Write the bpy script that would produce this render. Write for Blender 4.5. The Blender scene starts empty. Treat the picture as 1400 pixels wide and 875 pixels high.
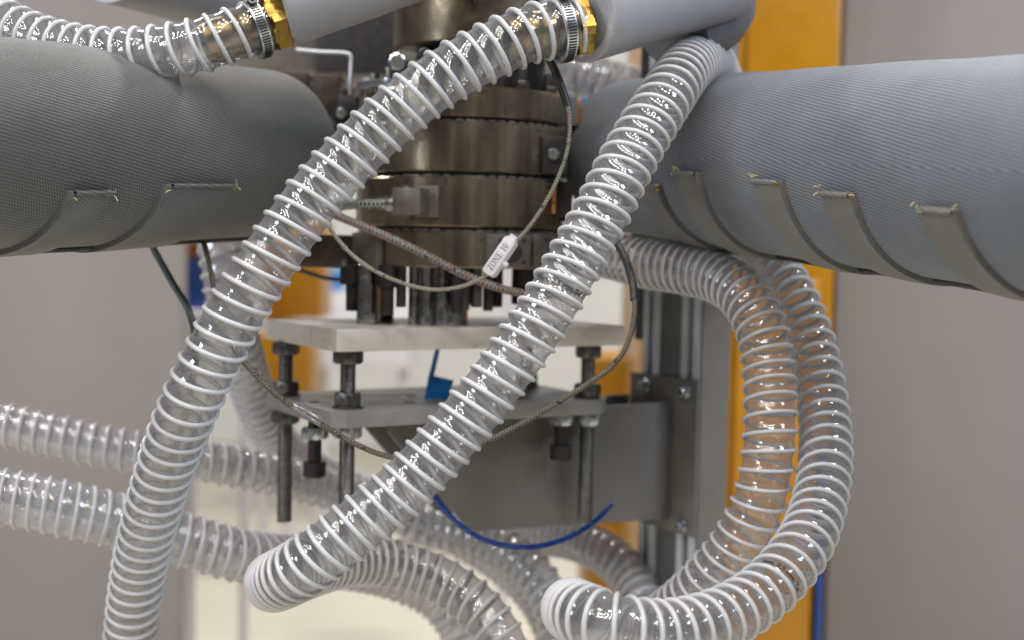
import bpy, bmesh, math, random
from mathutils import Vector, Matrix
import numpy as np

random.seed(7)
rng = np.random.default_rng(7)
scene = bpy.context.scene
C = scene.collection
R = math.radians

# ------------------------------------------------------------------ camera
EYE = 1.35                       # eye height above the hall floor (m)
FPX = 1750.0                     # focal length in photo pixels (photo 1400 x 875)
PITCH, ROLL = R(2.85), R(1.1)
fwd = Vector((0, math.cos(PITCH), -math.sin(PITCH)))
rt0, up0 = Vector((1, 0, 0)), Vector((0, math.sin(PITCH), math.cos(PITCH)))
rt = math.cos(ROLL) * rt0 + math.sin(ROLL) * up0
upv = -math.sin(ROLL) * rt0 + math.cos(ROLL) * up0
ORIG = Vector((0, 0, EYE))
cam_data = bpy.data.cameras.new('camera')
cam = bpy.data.objects.new('camera', cam_data)
C.objects.link(cam)
m = Matrix((rt, upv, -fwd)).transposed().to_4x4()
m.translation = ORIG
cam.matrix_world = m
cam_data.sensor_width = 36.0
cam_data.lens = FPX / 1400 * 36.0
cam_data.clip_start, cam_data.clip_end = 0.05, 200
cam_data.dof.use_dof = True
cam_data.dof.focus_distance = 1.285
cam_data.dof.aperture_fstop = 2.7
scene.camera = cam

# ------------------------------------------------------------------ light
world = bpy.data.worlds.new('World')
scene.world = world
world.use_nodes = True
wbg = world.node_tree.nodes['Background']
wbg.inputs[0].default_value = (0.93, 0.95, 1.0, 1)
wbg.inputs[1].default_value = 0.045

def area(name, loc, target, sx, sy, power, col):
    d = bpy.data.lights.new(name, 'AREA')
    d.shape = 'RECTANGLE'; d.size, d.size_y = sx, sy
    d.energy = power; d.color = col
    o = bpy.data.objects.new(name, d); C.objects.link(o)
    o.location = loc
    o.rotation_euler = (Vector(target) - Vector(loc)).to_track_quat('-Z', 'Y').to_euler()
    return o
# high-bay luminaires of the hall, in rows
for i in range(8):
    for j in range(3):
        x = -4.4 + i * 0.95
        y = -2.6 + j * 1.25
        area('high_bay_light', (x, y, EYE + 3.6), (x, y, 0), 0.26, 0.20, 25, (1.0, 0.965, 0.91))
# daylight from two high windows of the hall
def window(c, target, w, h, nx, nz, power, col):
    c = Vector(c); d = (Vector(target) - c).normalized()
    ex = d.cross(Vector((0, 0, 1))).normalized(); ez = ex.cross(d)
    for i in range(nx):
        for k in range(nz):
            q = c + ex * ((i - (nx - 1) / 2) * w) + ez * ((k - (nz - 1) / 2) * h)
            area('window_light', q, q + d, w * 0.62, h * 0.62, power / (nx * nz), col)
window((-3.6, -1.2, EYE + 1.3), (0, 1.5, EYE), 0.5, 0.5, 3, 2, 75, (0.80, 0.90, 1.0))
window((3.2, -0.6, EYE + 2.4), (0.3, 1.6, EYE), 0.5, 0.5, 3, 2, 115, (0.72, 0.85, 1.0))
# lamps further back over the hall floor
for x in (-2.5, 0.5, 3.0):
    area('high_bay_light', (x, 4.3, EYE + 3.6), (x, 4.3, 0), 1.2, 0.5, 145, (1.0, 0.985, 0.95))

scene.view_settings.view_transform = 'Standard'
scene.view_settings.look = 'None'
scene.view_settings.exposure = 0.0
scene.view_settings.gamma = 1.0
scene.render.engine = 'CYCLES'
cy = scene.cycles
cy.use_denoising = True
cy.max_bounces = 10
cy.transparent_max_bounces = 40
cy.diffuse_bounces = 3
cy.glossy_bounces = 4
cy.sample_clamp_indirect = 6.0
cy.caustics_reflective = False
cy.caustics_refractive = False

# ------------------------------------------------------------------ pixel -> place
def ray(px, py):
    return fwd + rt * ((px - 700) / FPX) - upv * ((py - 437.5) / FPX)
def P(px, py, D):                 # point at horizontal distance D
    d = ray(px, py)
    return ORIG + d * (D / d.y)
def Pz(px, py, z):                # point on the level z (relative to the eye)
    d = ray(px, py)
    return ORIG + d * (z / d.z)
def proj(p):
    q = Vector(p) - ORIG
    w = q.dot(fwd)
    return 700 + FPX * q.dot(rt) / w, 437.5 - FPX * q.dot(upv) / w

# ------------------------------------------------------------------ materials
def nn(nt, t, **kw):
    n = nt.nodes.new(t)
    for k, v in kw.items():
        setattr(n, k, v)
    return n
def new_mat(name):
    ma = bpy.data.materials.new(name); ma.use_nodes = True
    nt = ma.node_tree
    return ma, nt, nt.nodes['Principled BSDF'], nt.nodes['Material Output']
def mixcol(nt, fac, a, b, mode='MIX'):
    n = nn(nt, 'ShaderNodeMix', data_type='RGBA', blend_type=mode)
    for sock, v in ((n.inputs[0], fac), (n.inputs[6], a), (n.inputs[7], b)):
        if hasattr(v, 'is_linked'): nt.links.new(v, sock)
        else: sock.default_value = v if not isinstance(v, tuple) else (*v, 1)[:4]
    return n.outputs[2]
def math_(nt, op, a, b=None, clamp=False):
    n = nn(nt, 'ShaderNodeMath', operation=op, use_clamp=clamp)
    for sock, v in zip(n.inputs, (a, b)):
        if v is None: continue
        if hasattr(v, 'is_linked'): nt.links.new(v, sock)
        else: sock.default_value = v
    return n.outputs[0]
def ramp(nt, fac, stops):
    n = nn(nt, 'ShaderNodeValToRGB')
    e = n.color_ramp.elements
    while len(e) < len(stops): e.new(0.5)
    for el, (p, c) in zip(e, stops):
        el.position = p; el.color = (*c, 1) if len(c) == 3 else c
    nt.links.new(fac, n.inputs[0])
    return n.outputs[0]
def noise(nt, vec, scale, detail=4, rough=0.6):
    n = nn(nt, 'ShaderNodeTexNoise')
    n.inputs['Scale'].default_value = scale
    n.inputs['Detail'].default_value = detail
    n.inputs['Roughness'].default_value = rough
    nt.links.new(vec, n.inputs['Vector'])
    return n.outputs[0]
def coords(nt, kind='Object', scale=None):
    t = nn(nt, 'ShaderNodeTexCoord').outputs[kind]
    if scale:
        mp = nn(nt, 'ShaderNodeMapping'); mp.inputs['Scale'].default_value = scale
        nt.links.new(t, mp.inputs[0]); t = mp.outputs[0]
    return t
def bump(nt, bsdf, h, strength, dist):
    b = nn(nt, 'ShaderNodeBump')
    b.inputs['Strength'].default_value = strength; b.inputs['Distance'].default_value = dist
    nt.links.new(h, b.inputs['Height']); nt.links.new(b.outputs[0], bsdf.inputs['Normal'])

def solid(name, col, col2=None, metallic=0.0, rough=0.5, rvar=0.15, scale=30, stretch=None,
          bumps=0.15, bscale=400, spec=0.5, coat=0.0):
    """paint or metal with uneven colour, gloss and fine relief"""
    ma, nt, b, out = new_mat(name)
    col2 = col2 or tuple(c * 0.7 for c in col)
    v = coords(nt, 'Object', stretch)
    n = noise(nt, v, scale, 6, 0.65)
    f = ramp(nt, n, [(0.38, (0, 0, 0)), (0.66, (1, 1, 1))])
    nt.links.new(mixcol(nt, f, col, col2), b.inputs['Base Color'])
    n2 = noise(nt, v, scale * 2.3, 5, 0.6)
    r = nn(nt, 'ShaderNodeMapRange')
    r.inputs[1].default_value, r.inputs[2].default_value = 0.3, 0.7
    r.inputs[3].default_value, r.inputs[4].default_value = max(0.03, rough - rvar), min(1, rough + rvar)
    nt.links.new(n2, r.inputs[0]); nt.links.new(r.outputs[0], b.inputs['Roughness'])
    b.inputs['Metallic'].default_value = metallic
    b.inputs['Specular IOR Level'].default_value = spec
    b.inputs['Coat Weight'].default_value = coat
    if bumps:
        bump(nt, b, noise(nt, coords(nt), bscale, 3, 0.5), bumps, 0.0006)
    return ma

MAT = {}
MAT['grey_paint'] = solid('grey_hammer_paint', (0.30, 0.30, 0.33), (0.27, 0.27, 0.30), rough=0.42, rvar=0.08, scale=14, bumps=0.55, bscale=260)
MAT['bracket_paint'] = solid('bracket_grey_paint', (0.135, 0.126, 0.122), (0.118, 0.11, 0.106), rough=0.40, rvar=0.1, scale=9, bumps=0.2, bscale=500)
MAT['cover_grey'] = solid('column_cover_grey', (0.165, 0.15, 0.14), (0.15, 0.135, 0.126), rough=0.5, rvar=0.06, scale=10, bumps=0.1)
MAT['plate_steel'] = solid('ground_plate_steel', (0.58, 0.545, 0.48), (0.49, 0.46, 0.41), metallic=0.2, rough=0.36, rvar=0.12, scale=18, bumps=0.1)
MAT['plate_grey'] = solid('grey_lower_plate', (0.235, 0.228, 0.225), (0.20, 0.193, 0.19), metallic=0.2, rough=0.38, rvar=0.1, scale=16, bumps=0.1)
MAT['bolt_steel'] = solid('dull_bolt_steel', (0.135, 0.13, 0.125), (0.075, 0.068, 0.062), metallic=0.8, rough=0.36, rvar=0.15, scale=60)
MAT['zinc'] = solid('bright_zinc', (0.55, 0.57, 0.59), (0.48, 0.49, 0.51), metallic=0.95, rough=0.26, rvar=0.05, scale=40, bumps=0.04)
MAT['black_oxide'] = solid('black_oxide_steel', (0.025, 0.025, 0.03), (0.045, 0.035, 0.03), metallic=0.5, rough=0.42, rvar=0.12, scale=70)
MAT['chrome'] = solid('polished_pillar', (0.60, 0.60, 0.60), (0.42, 0.40, 0.38), metallic=1.0, rough=0.20, rvar=0.1, scale=40)
MAT['brown_steel'] = solid('heat_browned_steel', (0.085, 0.066, 0.054), (0.04, 0.032, 0.028), metallic=0.6, rough=0.40, rvar=0.15, scale=35)
MAT['dark_die'] = solid('dark_browned_hub', (0.15, 0.115, 0.075), (0.08, 0.06, 0.042), metallic=0.85, rough=0.34, rvar=0.1, scale=22)
MAT['copper'] = solid('copper_strip', (0.55, 0.25, 0.10), (0.35, 0.15, 0.06), metallic=0.9, rough=0.35, scale=60)
MAT['brass'] = solid('brass', (0.32, 0.20, 0.05), (0.20, 0.12, 0.03), metallic=1.0, rough=0.30, rvar=0.08, scale=50, bumps=0.05)
MAT['alu'] = solid('anodised_aluminium', (0.60, 0.64, 0.70), (0.54, 0.58, 0.63), metallic=0.3, rough=0.40, rvar=0.06, scale=12, stretch=(20, 20, 1))
MAT['slot_black'] = solid('dark_slot_cover', (0.035, 0.037, 0.042), rough=0.5, scale=20)
MAT['yellow'] = solid('yellow_machine_enamel', (0.40, 0.175, 0.003), (0.33, 0.14, 0.003), rough=0.33, rvar=0.1, scale=3, bumps=0.1, bscale=120)
MAT['yellow_dark'] = solid('ochre_machine_panel', (0.46, 0.195, 0.006), (0.38, 0.155, 0.006), rough=0.4, rvar=0.1, scale=4, bumps=0.05)
MAT['blue_tube'] = solid('blue_tube_plastic', (0.004, 0.03, 0.17), (0.004, 0.022, 0.12), rough=0.25, scale=40, bumps=0.03)
MAT['blue'] = solid('blue_plastic', (0.008, 0.21, 0.62), (0.006, 0.17, 0.54), rough=0.30, scale=40, bumps=0.05)
MAT['blue_enamel'] = solid('blue_machine_enamel', (0.02, 0.06, 0.24), (0.015, 0.045, 0.18), rough=0.4, scale=5)
MAT['black_rubber'] = solid('black_sleeve', (0.022, 0.022, 0.024), (0.035, 0.033, 0.032), rough=0.45, scale=90)
MAT['white_plastic'] = solid('white_marker_plastic', (0.70, 0.69, 0.74), (0.64, 0.63, 0.68), rough=0.35, scale=60, bumps=0.05)
MAT['print'] = solid('black_print', (0.012, 0.012, 0.014), rough=0.5, scale=80, bumps=0)
MAT['floor'] = solid('cream_floor_coating', (0.55, 0.52, 0.43), (0.49, 0.46, 0.385), rough=0.42, rvar=0.12, scale=2.2, bumps=0.08, bscale=60)
MAT['white_wall'] = solid('white_hall_wall', (0.78, 0.77, 0.74), (0.72, 0.71, 0.68), rough=0.7, scale=2, bumps=0.1, bscale=40)
MAT['grey_wall'] = solid('grey_partition', (0.235, 0.212, 0.208), (0.228, 0.206, 0.202), rough=0.75, scale=2, bumps=0.05, bscale=60)
MAT['frame_grey'] = solid('dark_grey_machine', (0.13, 0.13, 0.145), (0.10, 0.10, 0.11), rough=0.45, scale=8)
MAT['ceramic'] = solid('grey_terminal_block', (0.17, 0.15, 0.13), (0.12, 0.105, 0.09), metallic=0.5, rough=0.42, scale=60)

def die_metal():
    ma, nt, b, out = new_mat('stained_die_steel')
    v = coords(nt, 'Object')
    st = noise(nt, coords(nt, 'Object', (26, 26, 2.2)), 1.0, 5, 0.6)
    big = noise(nt, v, 9, 3, 0.5)
    f = math_(nt, 'ADD', math_(nt, 'MULTIPLY', st, 0.6), math_(nt, 'MULTIPLY', big, 0.45))
    col = ramp(nt, f, [(0.36, (0.11, 0.09, 0.062)), (0.49, (0.26, 0.215, 0.145)), (0.60, (0.44, 0.385, 0.285)), (0.70, (0.52, 0.38, 0.19))])
    sp = ramp(nt, noise(nt, v, 70, 4, 0.7), [(0.60, (1, 1, 1)), (0.70, (0.45, 0.38, 0.33))])
    nt.links.new(mixcol(nt, 1.0, col, sp, 'MULTIPLY'), b.inputs['Base Color'])
    b.inputs['Metallic'].default_value = 0.9
    rr = nn(nt, 'ShaderNodeMapRange')
    rr.inputs[3].default_value, rr.inputs[4].default_value = 0.13, 0.32
    nt.links.new(st, rr.inputs[0]); nt.links.new(rr.outputs[0], b.inputs['Roughness'])
    bump(nt, b, noise(nt, coords(nt, 'Object', (1, 1, 18)), 90, 3, 0.6), 0.12, 0.0006)
    return ma
MAT['die'] = die_metal()

def hose_wall(name, haze, tint, edge=0.5, alb=0.44):
    ma, nt, b, out = new_mat(name)
    nt.nodes.remove(b)
    lw = nn(nt, 'ShaderNodeLayerWeight'); lw.inputs[0].default_value = 0.5
    fac = lw.outputs['Facing']
    f2 = math_(nt, 'POWER', fac, 2.2)
    f4 = math_(nt, 'POWER', fac, 4.5)
    sm = noise(nt, coords(nt), 42, 5, 0.65)
    smr = nn(nt, 'ShaderNodeMapRange')
    smr.inputs[1].default_value, smr.inputs[2].default_value = 0.35, 0.70
    smr.inputs[3].default_value, smr.inputs[4].default_value = haze * 0.65, haze * 1.5
    nt.links.new(sm, smr.inputs[0])
    hz = math_(nt, 'ADD', smr.outputs[0], math_(nt, 'MULTIPLY', f2, edge), True)
    tr = nn(nt, 'ShaderNodeBsdfTransparent'); tr.inputs[0].default_value = (*tint, 1)
    df = nn(nt, 'ShaderNodeBsdfDiffuse'); df.inputs[0].default_value = (alb, alb * 0.98, alb * 1.015, 1)
    tl = nn(nt, 'ShaderNodeBsdfTranslucent'); tl.inputs[0].default_value = (alb, alb * 0.98, alb * 1.015, 1)
    md = nn(nt, 'ShaderNodeMixShader'); md.inputs[0].default_value = 0.45
    nt.links.new(df.outputs[0], md.inputs[1]); nt.links.new(tl.outputs[0], md.inputs[2])
    m1 = nn(nt, 'ShaderNodeMixShader')
    nt.links.new(hz, m1.inputs[0]); nt.links.new(tr.outputs[0], m1.inputs[1]); nt.links.new(md.outputs[0], m1.inputs[2])
    gl = nn(nt, 'ShaderNodeBsdfGlossy'); gl.inputs['Roughness'].default_value = 0.075
    bp = nn(nt, 'ShaderNodeBump'); bp.inputs['Strength'].default_value = 0.02; bp.inputs['Distance'].default_value = 0.0005
    nt.links.new(noise(nt, coords(nt), 110, 3, 0.5), bp.inputs['Height']); nt.links.new(bp.outputs[0], gl.inputs['Normal'])
    gf = math_(nt, 'ADD', math_(nt, 'MULTIPLY', f4, 0.6), 0.10, True)
    m2 = nn(nt, 'ShaderNodeMixShader')
    nt.links.new(gf, m2.inputs[0]); nt.links.new(m1.outputs[0], m2.inputs[1]); nt.links.new(gl.outputs[0], m2.inputs[2])
    nt.links.new(m2.outputs[0], out.inputs[0])
    return ma
MAT['clear'] = hose_wall('clear_hose_wall', 0.20, (0.76, 0.755, 0.77), 0.38, 0.46)
MAT['semi'] = hose_wall('half_milky_hose_wall', 0.22, (0.86, 0.85, 0.86), 0.36, 0.50)
MAT['frost'] = hose_wall('milky_hose_wall', 0.46, (0.84, 0.83, 0.85), 0.34, 0.56)
def rib_mat(name, col, rough=0.33):
    ma = solid(name, col, tuple(c * 0.93 for c in col), rough=rough, rvar=0.08, scale=40, bumps=0.05)
    return ma
MAT['rib'] = rib_mat('hose_rib_plastic', (0.43, 0.425, 0.44))
MAT['rib_soft'] = rib_mat('aged_hose_rib_plastic', (0.44, 0.43, 0.455))

def fabric(name, col, col2, pitch=0.0037):
    """coarse twill cloth; UV is in metres (along, around)"""
    ma, nt, b, out = new_mat(name)
    uv = nn(nt, 'ShaderNodeUVMap').outputs[0]
    wob = noise(nt, uv, 30, 2, 0.5)
    sep = nn(nt, 'ShaderNodeSeparateXYZ'); nt.links.new(uv, sep.inputs[0])
    k = 2 * math.pi / pitch
    x = math_(nt, 'ADD', sep.outputs[0], math_(nt, 'MULTIPLY', wob, 0.0035))
    y = math_(nt, 'ADD', sep.outputs[1], math_(nt, 'MULTIPLY', wob, 0.0025))
    a = math_(nt, 'SINE', math_(nt, 'MULTIPLY', math_(nt, 'ADD', x, math_(nt, 'MULTIPLY', y, 0.55)), k))
    c = math_(nt, 'SINE', math_(nt, 'MULTIPLY', math_(nt, 'SUBTRACT', y, math_(nt, 'MULTIPLY', x, 0.2)), k * 1.05))
    h = math_(nt, 'ADD', math_(nt, 'MULTIPLY', math_(nt, 'MULTIPLY', a, c), 0.5), 0.5)
    h2 = math_(nt, 'ADD', math_(nt, 'MULTIPLY', c, 0.28), math_(nt, 'MULTIPLY', h, 0.7))
    dirt = ramp(nt, noise(nt, coords(nt), 11, 5, 0.65), [(0.35, (0.86, 0.85, 0.84)), (0.65, (1.06, 1.06, 1.07))])
    base = ramp(nt, h2, [(0.0, col2), (0.75, col)])
    nt.links.new(mixcol(nt, 1.0, base, dirt, 'MULTIPLY'), b.inputs['Base Color'])
    b.inputs['Roughness'].default_value = 0.62
    b.inputs['Specular IOR Level'].default_value = 0.35
    b.inputs['Sheen Weight'].default_value = 0.25
    b.inputs['Sheen Roughness'].default_value = 0.5
    bump(nt, b, h2, 0.75, 0.0011)
    return ma
MAT['cloth'] = fabric('grey_jacket_cloth', (0.105, 0.104, 0.103), (0.022, 0.0217, 0.0215))
MAT['cloth_cool_lit'] = fabric('grey_jacket_cloth_cool_lit', (0.155, 0.172, 0.212), (0.036, 0.041, 0.054))  # same cloth as the left jacket, with cool light put into its colour
MAT['strap'] = fabric('grey_strap_webbing', (0.145, 0.134, 0.12), (0.06, 0.055, 0.05), pitch=0.0026)
MAT['thread'] = solid('yellow_glass_thread', (0.55, 0.45, 0.16), (0.45, 0.38, 0.2), rough=0.7, scale=300)

def braid(name, light, dark, fleck=None, pitch=0.0046, cover=0.45):
    """braided sleeve: UV (metres along, 0..1 around)"""
    ma, nt, b, out = new_mat(name)
    uv = nn(nt, 'ShaderNodeUVMap').outputs[0]
    sep = nn(nt, 'ShaderNodeSeparateXYZ'); nt.links.new(uv, sep.inputs[0])
    u = math_(nt, 'MULTIPLY', sep.outputs[0], 2 * math.pi / pitch)
    w = math_(nt, 'MULTIPLY', sep.outputs[1], 2 * math.pi * 3)
    a = math_(nt, 'SINE', math_(nt, 'ADD', u, w)); c = math_(nt, 'SINE', math_(nt, 'SUBTRACT', u, w))
    h = math_(nt, 'MAXIMUM', a, c)
    base = ramp(nt, h, [(cover - 0.25, dark), (cover + 0.25, light)])
    pn = noise(nt, coords(nt), 160, 3, 0.6)
    base = mixcol(nt, ramp(nt, pn, [(0.60, (0, 0, 0)), (0.66, (1, 1, 1))]), base, (0.02, 0.018, 0.016))
    if fleck:
        # coloured tracer threads spiralling round
        q = math_(nt, 'SINE', math_(nt, 'ADD', math_(nt, 'MULTIPLY', sep.outputs[0], 2 * math.pi / 0.021), math_(nt, 'MULTIPLY', sep.outputs[1], 2 * math.pi * 2)))
        q2 = math_(nt, 'MULTIPLY', ramp(nt, q, [(0.80, (0, 0, 0)), (0.88, (1, 1, 1))]), ramp(nt, a, [(0.3, (0, 0, 0)), (0.5, (1, 1, 1))]))
        base = mixcol(nt, q2, base, fleck)
    nt.links.new(base, b.inputs['Base Color'])
    b.inputs['Roughness'].default_value = 0.42
    b.inputs['Metallic'].default_value = 0.35
    bump(nt, b, h, 0.8, 0.0009)
    return ma
MAT['braid_silver'] = braid('silver_black_braid', (0.55, 0.51, 0.43), (0.12, 0.11, 0.095), pitch=0.0036, cover=0.7)
MAT['braid_olive'] = braid('dull_steel_braid', (0.22, 0.20, 0.155), (0.075, 0.066, 0.052), pitch=0.0036, cover=0.62)
MAT['braid_rope'] = braid('grey_rope_braid', (0.24, 0.225, 0.21), (0.11, 0.10, 0.095), (0.40, 0.11, 0.03), pitch=0.005)
MAT['braid_gland'] = braid('green_grey_braid', (0.34, 0.37, 0.33), (0.03, 0.035, 0.033))
MAT['dark_cable'] = solid('dark_green_cable', (0.03, 0.045, 0.042), rough=0.4, scale=60)

# ------------------------------------------------------------------ geometry helpers
class G:
    def __init__(s): s.v, s.f, s.uv = [], [], []
    def add(s, v, f, uv=None):
        n = len(s.v)
        s.v += [tuple(p) for p in v]
        s.f += [tuple(i + n for i in q) for q in f]
        s.uv += (list(uv) if uv is not None else [(0, 0)] * len(v))
        return s

def mk(name, g, mat, parent=None, smooth=40):
    v = np.array(g.v, dtype=float)
    c = (v.min(0) + v.max(0)) / 2
    me = bpy.data.meshes.new(name)
    me.from_pydata((v - c).tolist(), [], g.f)
    uvl = me.uv_layers.new(name='UVMap')
    li = np.empty(len(me.loops), dtype=np.int32); me.loops.foreach_get('vertex_index', li)
    uvl.data.foreach_set('uv', np.array(g.uv, dtype=np.float32)[li].ravel())
    me.update()
    if smooth:
        me.shade_smooth(); me.set_sharp_from_angle(angle=R(smooth))
    me.materials.append(MAT[mat])
    o = bpy.data.objects.new(name, me); C.objects.link(o)
    o.location = c
    if parent is not None:
        o.parent = parent
        o.matrix_parent_inverse = Matrix.Translation(-Vector(wloc(parent)))
    o['_c'] = tuple(c)
    return o
def wloc(o):
    return o['_c'] if '_c' in o else tuple(o.location)
def thing(name, label, cat, loc, group=None):
    o = bpy.data.objects.new(name, None); C.objects.link(o)
    o.location = loc; o.empty_display_size = 0.05
    o['_c'] = tuple(loc)
    return tag(o, label, cat, group)
def tag(o, label, cat, group=None, kind=None):
    o['label'] = label; o['category'] = cat
    if group: o['group'] = group
    if kind: o['kind'] = kind
    return o
def struct(o):
    o['kind'] = 'structure'; return o

def from_bm(bm):
    g = G()
    bm.verts.ensure_lookup_table(); bm.verts.index_update()
    g.add([tuple(v.co) for v in bm.verts], [tuple(v.index for v in f.verts) for f in bm.faces])
    bm.free()
    return g
def prism(poly, a0, a1, frame=None, bev=0.001, seg=2):
    """polygon in the frame's x,y swept along its z from a0 to a1; frame = (origin, ex, ey, ez)"""
    o, ex, ey, ez = frame or (Vector((0, 0, 0)), Vector((1, 0, 0)), Vector((0, 1, 0)), Vector((0, 0, 1)))
    bm = bmesh.new()
    lo = [bm.verts.new(o + ex * x + ey * y + ez * a0) for x, y in poly]
    hi = [bm.verts.new(o + ex * x + ey * y + ez * a1) for x, y in poly]
    n = len(poly)
    bm.faces.new(lo[::-1]); bm.faces.new(hi)
    for i in range(n):
        bm.faces.new((lo[i], lo[(i + 1) % n], hi[(i + 1) % n], hi[i]))
    bmesh.ops.recalc_face_normals(bm, faces=bm.faces)
    if bev:
        bmesh.ops.bevel(bm, geom=list(bm.edges), offset=bev, segments=seg, affect='EDGES', profile=0.6, clamp_overlap=True)
    return from_bm(bm)
def box(c, sx, sy, sz, ax=None, bev=0.001):
    ax = ax or (Vector((1, 0, 0)), Vector((0, 1, 0)), Vector((0, 0, 1)))
    return prism([(-sx / 2, -sy / 2), (sx / 2, -sy / 2), (sx / 2, sy / 2), (-sx / 2, sy / 2)], -sz / 2, sz / 2, (Vector(c), *ax), bev)
def basis(ez):
    ez = Vector(ez).normalized()
    t = Vector((0, 0, 1)) if abs(ez.z) < 0.9 else Vector((1, 0, 0))
    ex = t.cross(ez).normalized()
    return ex, ez.cross(ex), ez
def lathe(o, axis, prof, n=48, a0=0, a1=2 * math.pi):
    """prof: list of (radius, height) along the axis"""
    ex, ey, ez = basis(axis); o = Vector(o)
    full = abs(a1 - a0 - 2 * math.pi) < 1e-6
    m_ = n if full else n + 1
    v, uv, f = [], [], []
    for r, h in prof:
        for i in range(m_):
            a = a0 + (a1 - a0) * i / n
            v.append(o + ez * h + (ex * math.cos(a) + ey * math.sin(a)) * r)
            uv.append((h, a * max(r, 1e-4)))
    for k in range(len(prof) - 1):
        for i in range(n):
            j = (i + 1) % m_
            f.append((k * m_ + i, k * m_ + j, (k + 1) * m_ + j, (k + 1) * m_ + i))
    return G().add(v, f, uv)
def cyl(o, axis, r, h0, h1, n=32, ch=0.0008):
    ch = min(ch, r * 0.4, abs(h1 - h0) * 0.4)
    return lathe(o, axis, [(0.0001, h0), (r - ch, h0), (r, h0 + ch), (r, h1 - ch), (r - ch, h1), (0.0001, h1)], n)
def hexnut(o, axis, af, h, bore=0.0, rot=0.0):
    """chamfered hexagon, across-flats af, standing on o"""
    ex, ey, ez = basis(axis); o = Vector(o)
    rc = af / math.sqrt(3)
    g = G(); n = 48
    def rad(a):
        b = ((a - rot + math.pi / 6) % (math.pi / 3)) - math.pi / 6
        return af / 2 / math.cos(b)
    rings = []
    for hh, cap in ((0, af / 2 * 0.97), (h * 0.13, None), (h * 0.87, None), (h, af / 2 * 0.97)):
        ring = []
        for i in range(n):
            a = 2 * math.pi * i / n + rot - math.pi / 6
            r = rad(a)
            if cap: r = min(r, cap)
            elif r > af / 2 * 1.11: r = min(r, rc)
            ring.append(o + ez * hh + (ex * math.cos(a) + ey * math.sin(a)) * r)
        rings.append(ring)
    b = max(bore, 0.0002)
    r0 = [o + (ex * math.cos(2 * math.pi * i / n + rot - math.pi / 6) + ey * math.sin(2 * math.pi * i / n + rot - math.pi / 6)) * b for i in range(n)]
    r1 = [p + ez * h for p in r0]
    allr = [r0] + rings + [r1]
    v = [p for r_ in allr for p in r_]
    f = []
    for k in range(len(allr) - 1):
        for i in range(n):
            j = (i + 1) % n
            f.append((k * n + i, k * n + j, (k + 1) * n + j, (k + 1) * n + i))
    return g.add(v, f)

# --- curves
def catmull(pts, step):
    p = [Vector(q) for q in pts]
    p = [p[0] * 2 - p[1]] + p + [p[-1] * 2 - p[-2]]
    dense = []
    for i in range(1, len(p) - 2):
        a, b, c, d = p[i - 1:i + 3]
        # centripetal parametrisation
        t0 = 0; t1 = t0 + max(1e-5, (b - a).length) ** 0.5; t2 = t1 + max(1e-5, (c - b).length) ** 0.5; t3 = t2 + max(1e-5, (d - c).length) ** 0.5
        for k in range(24):
            t = t1 + (t2 - t1) * k / 24
            A1 = a * ((t1 - t) / (t1 - t0)) + b * ((t - t0) / (t1 - t0))
            A2 = b * ((t2 - t) / (t2 - t1)) + c * ((t - t1) / (t2 - t1))
            A3 = c * ((t3 - t) / (t3 - t2)) + d * ((t - t2) / (t3 - t2))
            B1 = A1 * ((t2 - t) / (t2 - t0)) + A2 * ((t - t0) / (t2 - t0))
            B2 = A2 * ((t3 - t) / (t3 - t1)) + A3 * ((t - t1) / (t3 - t1))
            dense.append(B1 * ((t2 - t) / (t2 - t1)) + B2 * ((t - t1) / (t2 - t1)))
    dense.append(p[-2])
    d = np.array([tuple(q) for q in dense])
    for _ in range(6):                     # relax kinks
        d[1:-1] = 0.25 * d[:-2] + 0.5 * d[1:-1] + 0.25 * d[2:]
    L = np.concatenate([[0], np.cumsum(np.linalg.norm(np.diff(d, axis=0), axis=1))])
    n = max(2, int(L[-1] / step) + 1)
    s = np.linspace(0, L[-1], n)
    pos = np.stack([np.interp(s, L, d[:, k]) for k in range(3)], 1)
    return s, pos
class Path:
    def __init__(self, pts, step=0.003):
        self.s, self.p = catmull(pts, step)
        T = np.gradient(self.p, self.s, axis=0)
        for _ in range(4): T[1:-1] = (T[:-2] + 2 * T[1:-1] + T[2:]) / 4
        T /= np.linalg.norm(T, axis=1)[:, None]
        N = np.zeros_like(T)
        up = np.array([0, 0, 1.0])
        n = np.cross(T[0], up); n /= np.linalg.norm(n)
        N[0] = n
        for i in range(1, len(T)):
            n = N[i - 1] - T[i] * N[i - 1].dot(T[i]); N[i] = n / np.linalg.norm(n)
        self.T, self.N, self.B = T, N, np.cross(T, N)
        self.L = self.s[-1]
    def at(self, s):
        s = np.asarray(s, float)
        f = lambda a: np.stack([np.interp(s, self.s, a[:, k]) for k in range(3)], -1)
        return f(self.p), f(self.T), f(self.N), f(self.B)
def tube_grid(path, ss, rad, n, uvscale=None):
    """rad(s[:,None], theta[None,:]) -> radius"""
    p, T, N, B = path.at(ss)
    th = np.linspace(0, 2 * np.pi, n + 1)
    r = rad(ss[:, None], th[None, :]) * np.ones((len(ss), n + 1))
    v = p[:, None, :] + r[:, :, None] * (np.cos(th)[None, :, None] * N[:, None, :] + np.sin(th)[None, :, None] * B[:, None, :])
    k = n + 1
    i, j = np.meshgrid(np.arange(len(ss) - 1), np.arange(n), indexing='ij')
    a = (i * k + j).ravel()
    f = np.stack([a, a + 1, a + k + 1, a + k], 1)
    um = 1.0 if uvscale is None else uvscale
    uv = np.stack([np.repeat(ss, k), np.tile(th / (2 * np.pi) * um, len(ss))], 1)
    return G().add(v.reshape(-1, 3).tolist(), f.tolist(), uv.tolist())

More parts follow.
